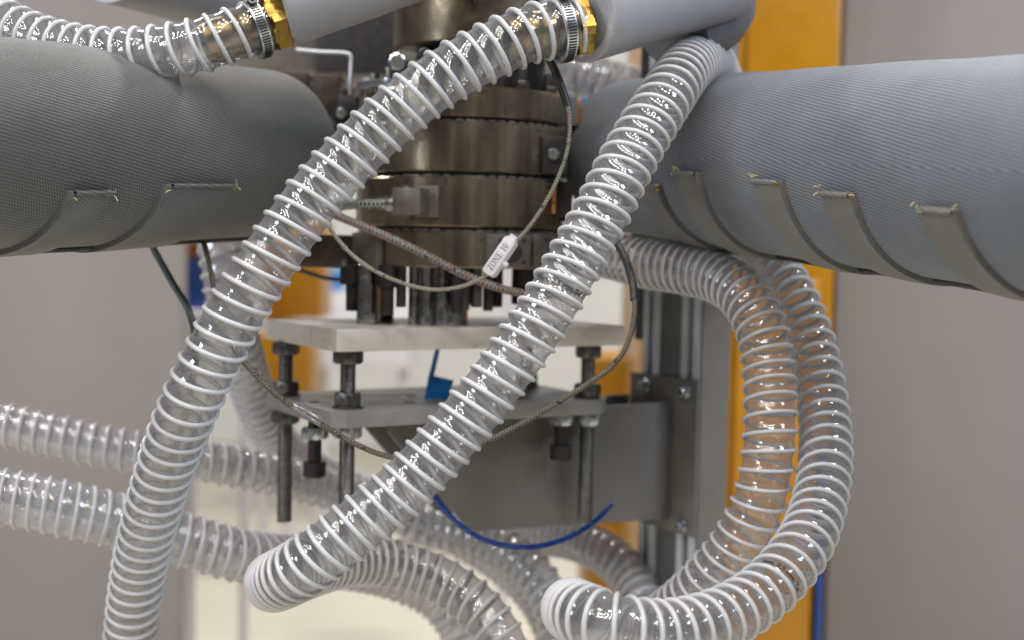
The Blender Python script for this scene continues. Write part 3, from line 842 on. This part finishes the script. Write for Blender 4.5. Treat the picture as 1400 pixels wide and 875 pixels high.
# ------------------------------------------------------------------ insulation jackets
def jacket(name, label, pa, pb, r, mat, seed, end_len=0.07, side=1):
    t = thing(name, label, 'insulation jacket', tuple(pa))
    ax = (pb - pa); L = ax.length; ez = ax.normalized()
    ey = Vector((0, 0, 1)); ey = (ey - ez * ey.dot(ez)).normalized(); ex = ey.cross(ez)
    rs = np.random.default_rng(seed)
    waves = [(rs.uniform(0.6, 3), rs.integers(1, 7), rs.uniform(0, 6.28), rs.uniform(0.3, 1)) for _ in range(12)]
    def rad(s, a):
        e = max(0.0, (s - (L - end_len)) / end_len)
        k = math.sqrt(max(0.0, 1 - min(e, 1) ** 2.6))
        w = sum(am * math.sin(fr * s * 14 + m_ * a + ph) for fr, m_, ph, am in waves) / 6
        pk = 1 + 0.35 * e
        return r * (0.30 + 0.70 * k) + 0.0026 * w * pk - 0.004 * max(0, math.sin(a)) * 0
    n, m_ = 110, 120
    v, uv, f = [], [], []
    for i in range(n + 1):
        s = L * i / n if i < n * 0.7 else L * (0.7 + 0.3 * (1 - max(0.0, 1 - (i / n - 0.7) / 0.3) ** 1.6))
        for j in range(m_ + 1):
            a = 2 * math.pi * j / m_
            v.append(pa + ez * s + (ex * math.cos(a) + ey * math.sin(a)) * rad(s, a))
            uv.append((s, a * r))
    for i in range(n):
        for j in range(m_):
            b = i * (m_ + 1) + j
            f.append((b, b + 1, b + m_ + 2, b + m_ + 1))
    ci = len(v); v.append(pb); uv.append((L, 0))
    for j in range(m_):
        f.append((ci, n * (m_ + 1) + j, n * (m_ + 1) + j + 1))
    mk('jacket_body', G().add(v, f, uv), mat, t, 60)
    def surf(s, a, off=0.0):
        return pa + ez * s + (ex * math.cos(a) + ey * math.sin(a)) * (rad(s, a) + off)
    return t, surf, L, ez
def strap(t, surf, s0, wid, a0, a1, skew, mat='strap', lift=0.006, n=26, taper=0.0):
    """webbing strap laid on the jacket: s along the pipe, a round it"""
    v, uv, f = [], [], []
    k = 6
    for i in range(n + 1):
        q = i / n
        a = a0 + (a1 - a0) * q
        for j in range(k + 1):
            e = j / k
            s = s0 + skew * q + (e - 0.5) * wid * (1 + taper * q)
            lf = lift + (0.003 * (1 - q / 0.18) if q < 0.18 else 0) + 0.0006 * math.sin(9 * q + 5 * e)
            v.append(surf(s, a, lf)); uv.append((a * 0.105, e * wid))
    nv = len(v)
    for i in range(n + 1):
        for j in range(k + 1):
            q = i / n; e = j / k
            v.append(surf(s0 + skew * q + (e - 0.5) * wid * (1 + taper * q), a0 + (a1 - a0) * q, -0.002)); uv.append((0, 0))
    st_ = k + 1
    for i in range(n):
        for j in range(k):
            b = i * st_ + j
            f.append((b, b + 1, b + st_ + 1, b + st_)); f.append((nv + b, nv + b + st_, nv + b + st_ + 1, nv + b + 1))
        for j in (0, k):
            b = i * st_ + j
            f.append((b, b + st_, nv + b + st_, nv + b))
    for i in (0, n):
        for j in range(k):
            b = i * st_ + j
            f.append((b, b + 1, nv + b + 1, nv + b))
    o = mk('strap', G().add(v, f, uv), mat, t, 50)
    # stitched hem at the free end
    hem = [surf(s0 + (e - 0.5) * wid, a0 - 0.01, lift + 0.003) for e in np.linspace(0.02, 0.98, 6)]
    pa_ = Path(hem, 0.003)
    mk('hem', tube_grid(pa_, pa_.s, lambda s, th: 0.0024 + 0 * s * th, 8, 0.01), mat, o, 60)
    g = G()
    for _ in range(5):
        e = random.choice((0.0, 1.0, 0.97)); p = surf(s0 + (e - 0.5) * wid, a0 + random.uniform(-0.02, 0.05), lift + 0.004)
        d = Vector((random.uniform(-1, 1), -0.6, random.uniform(-1, 1))).normalized() * random.uniform(0.004, 0.009)
        pp = Path([p, p + d * 0.5 + Vector((0, 0, 0.001)), p + d], 0.002)
        tg_ = tube_grid(pp, pp.s, lambda s, th: 0.0005 + 0 * s * th, 5)
        g.add(tg_.v, tg_.f)
    fr = mk('frayed_threads', g, 'thread', o, 60); fr['kind'] = 'stuff'
    return o
def find_s(surf, L, a, px):
    return min((abs(proj(surf(s, a))[0] - px), s) for s in np.linspace(0, L * 0.98, 500))[1]
def view_angle(surf, L, px, py):
    best = (1e9, 0, 0)
    for s in np.linspace(0, L * 0.97, 150):
        for a in np.linspace(R(90), R(270), 91):
            x, y = proj(surf(s, a)); d = (x - px) ** 2 + (y - py) ** 2
            if d < best[0]: best = (d, s, a)
    return best[1], best[2]

# right jacket, coming forward towards the right
b0, b1 = P(1137, 229, 1.40), P(950, 222, 1.655)
dirR = (b0 - b1).normalized()
jr, surfR, LR, ezR = jacket('insulation_jacket', 'grey cloth insulation jacket painted in cool light with webbing straps on the right', b0 + dirR * 0.52, P(842, 214, 1.81), 0.1045, 'cloth_cool_lit', 3, 0.055)
# angle of the side that faces the camera
def facing(surf, L):
    s = L * 0.5
    return min((sum((surf(s, a)[k] - ORIG[k]) ** 2 for k in range(3)), a) for a in np.linspace(0, 2 * math.pi, 181))[1]
for px, py, w in ((893, 250, 0.044), (944, 236, 0.044), (1054, 246, 0.044), (1150, 260, 0.044), (1290, 280, 0.044)):
    s_, a_ = 0, 0
    best = (1e9, 0, 0)
    for s in np.linspace(0, LR * 0.97, 160):
        for a in np.linspace(0, 2 * math.pi, 180, endpoint=False):
            pp = surfR(s, a)
            x, y = proj(pp)
            nrm = pp - (b0 + dirR * 0.52 - dirR * s)
            if nrm.dot(pp - ORIG) > 0: continue
            d = (x - px) ** 2 + (y - py) ** 2
            if d < best[0]: best = (d, s, a)
    d, s_, a_ = best
    dn = 1 if surfR(s_, a_ + 0.1).z < surfR(s_, a_).z else -1
    strap(jr, surfR, s_, w, a_, a_ + dn * 1.75, -0.02)

# left jacket
c0, c1 = P(263, 208, 1.515), P(425, 214, 1.72)
dirL = (c0 - c1).normalized()
baseL = c0 + dirL * 0.42
jl, surfL, LL, ezL = jacket('insulation_jacket', 'grey cloth insulation jacket with a frayed strap on the left', baseL, P(402, 211, 1.68), 0.1045, 'cloth', 11, 0.085)
for px, py, w, skew in ((272, 251, 0.10, -0.03), (120, 262, 0.05, -0.03)):
    best = (1e9, 0, 0)
    for s in np.linspace(0, LL * 0.97, 160):
        for a in np.linspace(0, 2 * math.pi, 180, endpoint=False):
            pp = surfL(s, a); x, y = proj(pp)
            if (pp - (baseL - dirL * s)).dot(pp - ORIG) > 0: continue
            d = (x - px) ** 2 + (y - py) ** 2
            if d < best[0]: best = (d, s, a)
    d, s_, a_ = best
    dn = 1 if surfL(s_, a_ + 0.1).z < surfL(s_, a_).z else -1
    strap(jl, surfL, s_, w, a_, a_ + dn * 1.5, skew, 'cloth')
# stitched seam along the underside
for t_, surf_, L_ in ((jl, surfL, LL), (jr, surfR, LR)):
    adown = min((surf_(L_ * 0.5, a).z + 0.12 * surf_(L_ * 0.5, a).y, a) for a in np.linspace(0, 2 * math.pi, 181))[1]
    pa_ = Path([surf_(s, adown + 0.04 * math.sin(s * 20), 0.001) for s in np.linspace(0.02, L_ * 0.93, 24)], 0.006)
    mk('seam', tube_grid(pa_, pa_.s, lambda s, th: 0.0035 + 0 * s * th, 8, 0.02), 'black_rubber', t_, 60)

# ------------------------------------------------------------------ hoses
h1, pth1 = hose('clear_hose', 'clear ribbed hose clamped to a brass fitting and crossing the left jacket',
     [(792, 36, 1.338), (760, 39, 1.330), (728, 45, 1.322), (685, 63, 1.315), (605, 106, 1.305), (530, 165, 1.30), (433, 265, 1.29), (403, 305, 1.285), (360, 366, 1.28), (321, 428, 1.28), (293, 482, 1.285), (265, 540, 1.295), (240, 600, 1.32), (214, 680, 1.36), (190, 780, 1.42), (176, 900, 1.48), (170, 1010, 1.5)], phase=0.15, pitch=0.0182, R0=0.0317)
worm_clamp(h1, P(766, 40, 1.332), (P(792, 36, 1.338) - P(728, 45, 1.322)).normalized(), 0.0328, Vector((-0.3, -0.5, 0.9)))
fitting(armR, P(797, 36, 1.340), (P(728, 45, 1.322) - P(797, 36, 1.340)).normalized(), 0.056)

h2, pth2 = hose('clear_hose', 'clear ribbed hose running diagonally in front of the plates with tight lower bend',
     [(1000, 150, 1.88), (985, 112, 1.74), (968, 84, 1.58), (940, 92, 1.45), (910, 134, 1.375), (859, 218, 1.325), (822, 292, 1.30), (784, 360, 1.285), (743, 430, 1.272), (674, 528, 1.26), (592, 625, 1.25), (541, 676, 1.243), (503, 707, 1.238), (451, 747, 1.232), (412, 777, 1.238), (384, 792, 1.265), (374, 796, 1.315), (382, 794, 1.375), (412, 785, 1.435), (455, 772, 1.49), (505, 766, 1.535), (560, 776, 1.56), (610, 797, 1.56), (655, 832, 1.54), (688, 880, 1.52), (705, 950, 1.5)], phase=0.4, R0=0.0308,
     squeeze=[(0.0, None, 0.013), (940, 92, 0.0150), (859, 218, 0.0168), (503, 707, 0.0168), (451, 747, 0.0145), (412, 777, 0.0108), (384, 792, 0.0095), (505, 766, 0.014), (610, 797, 0.019), (1.0, None, 0.019)])

h3, pth3 = hose('clear_hose', 'ribbed hose arching out from under the right jacket and down the yellow cabinet',
     [(740, 338, 1.74), (795, 343, 1.68), (838, 350, 1.64), (882, 361, 1.605), (930, 368, 1.57), (980, 380, 1.53), (1018, 406, 1.485), (1042, 452, 1.45), (1051, 510, 1.43), (1053, 570, 1.41), (1049, 630, 1.40), (1036, 690, 1.40), (1007, 745, 1.41), (968, 792, 1.43), (925, 832, 1.47), (870, 870, 1.52), (800, 930, 1.56)], R0=0.0310, wall='semi', rib='rib_soft', rib_r=0.0024, sag=0.0026,
     squeeze=[(740, 338, 0.0115), (930, 368, 0.012), (1042, 452, 0.0165), (1053, 570, 0.0195), (1036, 690, 0.0195), (968, 792, 0.016), (800, 930, 0.014)])
h4, pth4 = hose('clear_hose', 'clear ribbed hose looping at the lower right in front of the column',
     [(985, 318, 1.95), (1012, 328, 1.83), (1035, 342, 1.73), (1060, 366, 1.65), (1083, 402, 1.595), (1103, 450, 1.55), (1118, 510, 1.50), (1128, 580, 1.445), (1128, 640, 1.39), (1117, 700, 1.335), (1094, 753, 1.28), (1038, 815, 1.222), (966, 853, 1.168), (895, 864, 1.135), (838, 855, 1.122), (800, 842, 1.142), (783, 834, 1.185), (788, 834, 1.245), (815, 846, 1.30), (850, 872, 1.345), (880, 930, 1.38)], phase=0.7,
     squeeze=[(985, 318, 0.022), (1118, 510, 0.0215), (1094, 753, 0.0208), (966, 853, 0.0188), (895, 864, 0.0175), (838, 855, 0.0145), (800, 842, 0.0100), (880, 930, 0.0095)])
h0, pth0 = hose('clear_hose', 'short clear ribbed hose clamped to the left grey pipe arm',
     [(-120, -60, 1.50), (-20, 20, 1.46), (70, 62, 1.42), (165, 76, 1.385), (263, 64, 1.37), (315, 49, 1.375), (368, 32, 1.39)], R0=0.0305, pitch=0.021)
worm_clamp(h0, P(350, 38, 1.386), (P(368, 32, 1.39) - P(315, 49, 1.375)).normalized(), 0.0318, Vector((0, -0.5, 0.9)))
fitting(armL, P(382, 27, 1.393), (P(315, 49, 1.375) - P(382, 27, 1.393)).normalized(), 0.059)

hose('milky_hose', 'blurred milky hose hanging below the left jacket behind the clear hose',
     [(292, 262, 1.80), (299, 310, 1.78), (304, 350, 1.76), (312, 410, 1.76), (325, 470, 1.79), (343, 530, 1.85), (368, 588, 1.93), (410, 632, 2.02), (470, 664, 2.1), (540, 696, 2.15), (620, 732, 2.15), (690, 775, 2.1), (738, 825, 2.05), (765, 890, 2.0), (772, 950, 2.0)], R0=0.033, pitch=0.018, wall='frost', rib='rib_soft')
hose('milky_hose', 'blurred milky hose sagging behind the threaded rods and bracket',
     [(-160, 540, 1.72), (-20, 575, 1.73), (100, 602, 1.74), (190, 619, 1.75), (263, 628, 1.77), (330, 640, 1.80), (400, 655, 1.85), (470, 676, 1.90), (540, 703, 1.92), (600, 722, 1.92), (660, 738, 1.90), (710, 765, 1.86), (745, 805, 1.82), (765, 860, 1.78), (770, 930, 1.75)], R0=0.031, wall='frost', rib='rib_soft')
hose('milky_hose', 'milky hose entering low past the end of the diagonal hose',
     [(-160, 660, 1.5), (-20, 676, 1.53), (100, 698, 1.55), (190, 720, 1.58), (263, 742, 1.60), (330, 760, 1.63), (400, 768, 1.70), (470, 772, 1.78), (540, 788, 1.84), (595, 815, 1.86), (632, 862, 1.85), (650, 930, 1.85)], R0=0.0355, pitch=0.017, wall='frost', rib='rib_soft')
hose('milky_hose', 'milky hose arching under the bracket beside the yellow base',
     [(560, 716, 2.25), (620, 730, 2.2), (680, 734, 2.12), (735, 732, 2.04), (785, 738, 1.97), (832, 760, 1.90), (866, 796, 1.85), (886, 846, 1.80), (893, 910, 1.78), (893, 960, 1.78)], R0=0.033, pitch=0.017, wall='frost', rib='rib_soft')
hose('beige_hose', 'blurred ribbed hose behind the right arm above the dark jacket end',
     [(700, 84, 1.96), (750, 92, 1.95), (800, 104, 1.94), (850, 118, 1.95), (900, 138, 2.0), (960, 180, 2.05)], R0=0.036, pitch=0.021, wall='frost', rib='rib_soft')

# printed lettering on the hose wall
def hose_text(t, path, R0, body, s_mid, px, size, pitch=0.0192, phase=0.0):
    cu = bpy.data.curves.new('lettering', 'FONT'); cu.body = body; cu.size = size; cu.align_x = 'CENTER'; cu.align_y = 'CENTER'; cu.resolution_u = 3; cu.offset = 0.00022
    tmp = bpy.data.objects.new('lettering', cu); C.objects.link(tmp)
    bpy.context.view_layer.update()
    me = bpy.data.meshes.new_from_object(tmp.evaluated_get(bpy.context.evaluated_depsgraph_get()))
    bpy.data.objects.remove(tmp)
    bm = bmesh.new(); bm.from_mesh(me); bmesh.ops.triangulate(bm, faces=bm.faces)
    bmesh.ops.subdivide_edges(bm, edges=[e for e in bm.edges if e.calc_length() > size * 0.25], cuts=2)
    p, T, N, B = path.at(np.array([s_mid]))
    vd = np.array(tuple(ORIG)) - p[0]
    a_mid = math.atan2(vd.dot(B[0]), vd.dot(N[0]))
    tn_ = np.linspace(s_mid - pitch, s_mid + pitch, 200)
    s_mid = float(min((abs(((path.turn(x_) - a_mid / (2 * math.pi)) % 1.0) - 0.5), abs(x_ - s_mid), x_) for x_ in tn_)[2])
    # which way round reads left to right
    tang = -math.sin(a_mid) * N[0] + math.cos(a_mid) * B[0]
    sg = 1 if tang.dot(np.array(tuple(rt))) > 0 else -1
    ysg = 1 if T[0].dot(np.array(tuple(upv))) > 0 else -1
    g = G(); v = []
    for q in bm.verts:
        th = a_mid + sg * q.co.x / R0
        s = s_mid + ysg * q.co.y + pitch * sg * (q.co.x / R0) / (2 * math.pi)
        rr = float(path.rad(np.array([s]), np.array([th]))[0]) + 0.0008
        pp, TT, NN, BB = path.at(np.array([s]))
        v.append(tuple(pp[0] + rr * (math.cos(th) * NN[0] + math.sin(th) * BB[0])))
    bm.verts.index_update()
    g.add(v, [tuple(x.index for x in f_.verts) for f_ in bm.faces])
    bm.free(); bpy.data.meshes.remove(me)
    mk('lettering', g, 'print', t, 0)
hose_text(h2, pth2, 0.0308, '25mm, 2,5 mm, Tel. 0', s_at(pth2, 759, 402), 759, 0.0082, 0.0168)
hose_text(h4, pth4, 0.030, 'mm, 2,5 mm, Tel', s_at(pth4, 1056, 797), 1056, 0.0082, 0.0165)

# ------------------------------------------------------------------ cables
def px_pts(l): return [P(*q) for q in l]
# silver braided sensor cable carrying the zone marker
z1, _ = cable('sensor_cable', 'silver braided sensor cable hanging in front of the die rings', px_pts(
    [(760, 98, 1.37), (768, 122, 1.37), (777, 148, 1.37), (779, 175, 1.38), (775, 208, 1.39), (763, 243, 1.40), (744, 280, 1.41), (722, 312, 1.42), (700, 336, 1.43), (684, 356, 1.435), (668, 374, 1.44), (645, 387, 1.45), (615, 395, 1.46), (583, 395, 1.47), (545, 385, 1.47), (510, 369, 1.46), (480, 347, 1.45), (458, 322, 1.44), (444, 300, 1.43), (430, 270, 1.46)]), 0.0023, 'braid_silver')
sleeve('black_sleeve', px_pts([(750, 78, 1.372), (759, 98, 1.37), (768, 121, 1.37), (776, 145, 1.37)]), 0.0044, 'black_rubber', z1)
# rope-like supply cable with orange tracer
cable('braided_cable', 'thick grey braided cable with orange flecks across the lowest ring', px_pts(
    [(395, 268, 1.62), (430, 282, 1.57), (463, 296, 1.52), (500, 311, 1.50), (545, 331, 1.49), (590, 353, 1.49), (635, 376, 1.49), (680, 393, 1.50), (722, 402, 1.52), (765, 402, 1.56), (800, 396, 1.60)]), 0.0050, 'braid_rope', n=16)
# gland cable
cable('braided_cable', 'short green grey braided cable entering the connector gland', px_pts(
    [(400, 300, 1.68), (440, 290, 1.62), (470, 281, 1.57), (495, 279, 1.553), (512, 279, 1.55), (524, 279, 1.551)]) , 0.0058, 'braid_gland', n=16)
# long loop from the right jacket to the left
c3, _ = cable('sensor_cable', 'long dull braided cable looping below the lower plate', px_pts(
    [(800, 300, 1.62), (828, 318, 1.55), (846, 338, 1.50), (858, 362, 1.46), (866, 392, 1.44), (868, 420, 1.43), (864, 450, 1.42), (853, 480, 1.42), (832, 505, 1.41), (800, 527, 1.405), (760, 552, 1.40), (715, 578, 1.395), (665, 603, 1.39), (615, 620, 1.385), (570, 627, 1.385), (530, 624, 1.385), (490, 609, 1.38), (445, 584, 1.38), (405, 560, 1.385), (370, 533, 1.39), (345, 508, 1.39), (326, 486, 1.40), (308, 455, 1.41), (297, 420, 1.42), (291, 385, 1.44), (285, 355, 1.47), (279, 335, 1.52), (274, 318, 1.6)]), 0.0031, 'braid_olive')
sleeve('black_sleeve', px_pts([(836, 322, 1.53), (847, 339, 1.499), (858, 362, 1.46), (865, 388, 1.442), (867, 410, 1.434)]), 0.0046, 'black_rubber', c3)
sleeve('clear_sleeve', px_pts([(402, 554, 1.375), (415, 562, 1.373), (428, 570, 1.372), (440, 577, 1.372)]), 0.0052, 'clear', c3)
cable('dark_cable', 'thin dark cable beside the left clear hose', px_pts([(170, 250, 1.60), (205, 330, 1.56), (235, 385, 1.52), (260, 430, 1.5), (268, 480, 1.5), (255, 560, 1.52), (228, 660, 1.56), (205, 780, 1.6), (190, 930, 1.64)]), 0.0042, 'dark_cable')
cable('dark_cable', 'thin dark cable slack below the side block of the die', px_pts([(400, 366, 1.75), (425, 374, 1.75), (450, 381, 1.75), (478, 381, 1.75), (500, 372, 1.75)]), 0.003, 'dark_cable')
# blue air tube hanging below the bracket
cable('blue_tube', 'blue air tube sagging below the grey bracket', px_pts(
    [(560, 620, 1.50), (578, 655, 1.50), (597, 684, 1.50), (622, 712, 1.50), (655, 735, 1.50), (695, 747, 1.51), (735, 747, 1.53), (775, 736, 1.56), (812, 714, 1.60), (835, 690, 1.64)]), 0.0034, 'blue_tube', cat='tube')

# ------------------------------------------------------------------ cable marker
pc = P(684.5, 351, 1.425)
d1 = (P(703, 324, 1.425) - P(666, 378, 1.425)).normalized()
nz = (ORIG - pc).normalized(); nz = (nz - d1 * nz.dot(d1)).normalized()
nz = (nz + d1.cross(nz) * -0.42).normalized(); ny = nz.cross(d1)
mkr = thing('cable_marker', 'white plastic cable marker printed ZONE 10', 'cable marker', tuple(pc))
Lm, Wm, Tm = 0.0490, 0.0150, 0.0125
hb_ = [(-Lm / 2, -Wm / 2 + .003), (-Lm / 2 + .003, -Wm / 2), (Lm / 2 - .004, -Wm / 2), (Lm / 2, -Wm / 2 + .003), (Lm / 2, Wm / 2 - .003), (Lm / 2 - .004, Wm / 2), (-Lm / 2 + .003, Wm / 2), (-Lm / 2, Wm / 2 - .003)]
body = mk('marker_body', prism(hb_, -Tm / 2, Tm / 2, (pc, d1, ny, nz), 0.0012), 'white_plastic', mkr, 40)
mk('label_plate', prism([(-Lm / 2 + .003, -Wm / 2 + .0022), (Lm / 2 - .0065, -Wm / 2 + .0022), (Lm / 2 - .0065, Wm / 2 - .0022), (-Lm / 2 + .003, Wm / 2 - .0022)], Tm / 2, Tm / 2 + 0.0006, (pc, d1, ny, nz), 0.0002), 'white_plastic', mkr, 30)
mk('clip_knob', cyl(pc - ny * (Wm / 2) - d1 * 0.004, -ny, 0.0032, -0.001, 0.0055, 20), 'white_plastic', mkr, 30)
mk('end_lug', box(pc + d1 * (Lm / 2 + 0.0015), 0.004, Wm * 0.6, Tm * 0.5, (d1, ny, nz), 0.0008), 'white_plastic', mkr, 30)
# lettering in a roman face, built stroke by stroke (unit = letter height)
def ring_pts(cx, cy_, rx, ry, tx, ty, n=20):
    out = []
    for i in range(n):
        a, b = 2 * math.pi * i / n, 2 * math.pi * (i + 1) / n
        out.append([(cx + rx * math.cos(a), cy_ + ry * math.sin(a)), (cx + rx * math.cos(b), cy_ + ry * math.sin(b)),
                    (cx + (rx - tx) * math.cos(b), cy_ + (ry - ty) * math.sin(b)), (cx + (rx - tx) * math.cos(a), cy_ + (ry - ty) * math.sin(a))])
    return out
def rc(x0, y0, x1, y1): return [(x0, y0), (x1, y0), (x1, y1), (x0, y1)]
tk, tn = 0.13, 0.065
glyph = {
    'Z': (0.62, [rc(0.03, 1 - tn, 0.6, 1), rc(0.02, 0, 0.62, tn), [(0.02, 0.02), (0.17, 0.02), (0.6, 0.98), (0.45, 0.98)], rc(0.03, 0.78, 0.07, 1), rc(0.58, 0, 0.62, 0.22)]),
    'O': (0.74, ring_pts(0.37, 0.5, 0.36, 0.51, 0.13, 0.06)),
    'N': (0.76, [rc(0.1, 0, 0.165, 1), rc(0.60, 0, 0.665, 1), [(0.06, 1), (0.2, 1), (0.665, 0), (0.56, 0)], rc(0.0, 0, 0.26, 0.05), rc(0.5, 0.95, 0.76, 1), rc(0.0, 0.95, 0.14, 1)]),
    'E': (0.64, [rc(0.1, 0, 0.1 + tk, 1), rc(0.0, 0, 0.60, tn), rc(0.0, 1 - tn, 0.57, 1), rc(0.2, 0.48, 0.45, 0.54), rc(0.56, 0, 0.61, 0.24), rc(0.53, 0.78, 0.57, 1), rc(0.42, 0.38, 0.46, 0.64)]),
    '1': (0.48, [rc(0.18, 0, 0.18 + tk, 1), rc(0.05, 0, 0.44, 0.05), [(0.03, 0.83), (0.05, 0.78), (0.22, 0.88), (0.22, 1)]]),
    '0': (0.56, ring_pts(0.27, 0.5, 0.26, 0.51, 0.11, 0.06)),
    ' ': (0.34, [])}
hL, hV = 0.0072, 0.0082
tot = sum(glyph[ch][0] + 0.09 for ch in 'ZONE 10') * hL
x = -tot / 2 - 0.0015
g = G()
for ch in 'ZONE 10':
    w, strokes = glyph[ch]
    for k, s_ in enumerate(strokes):
        zz = Tm / 2 + 0.00072 + 0.00002 * k
        pts_ = [pc + d1 * (x + px_ * hL) + ny * ((py_ - 0.5) * hV) + nz * zz for px_, py_ in s_]
        g.add(pts_, [tuple(range(len(pts_)))])
    x += (w + 0.09) * hL
mk('lettering', g, 'print', mkr, 0)
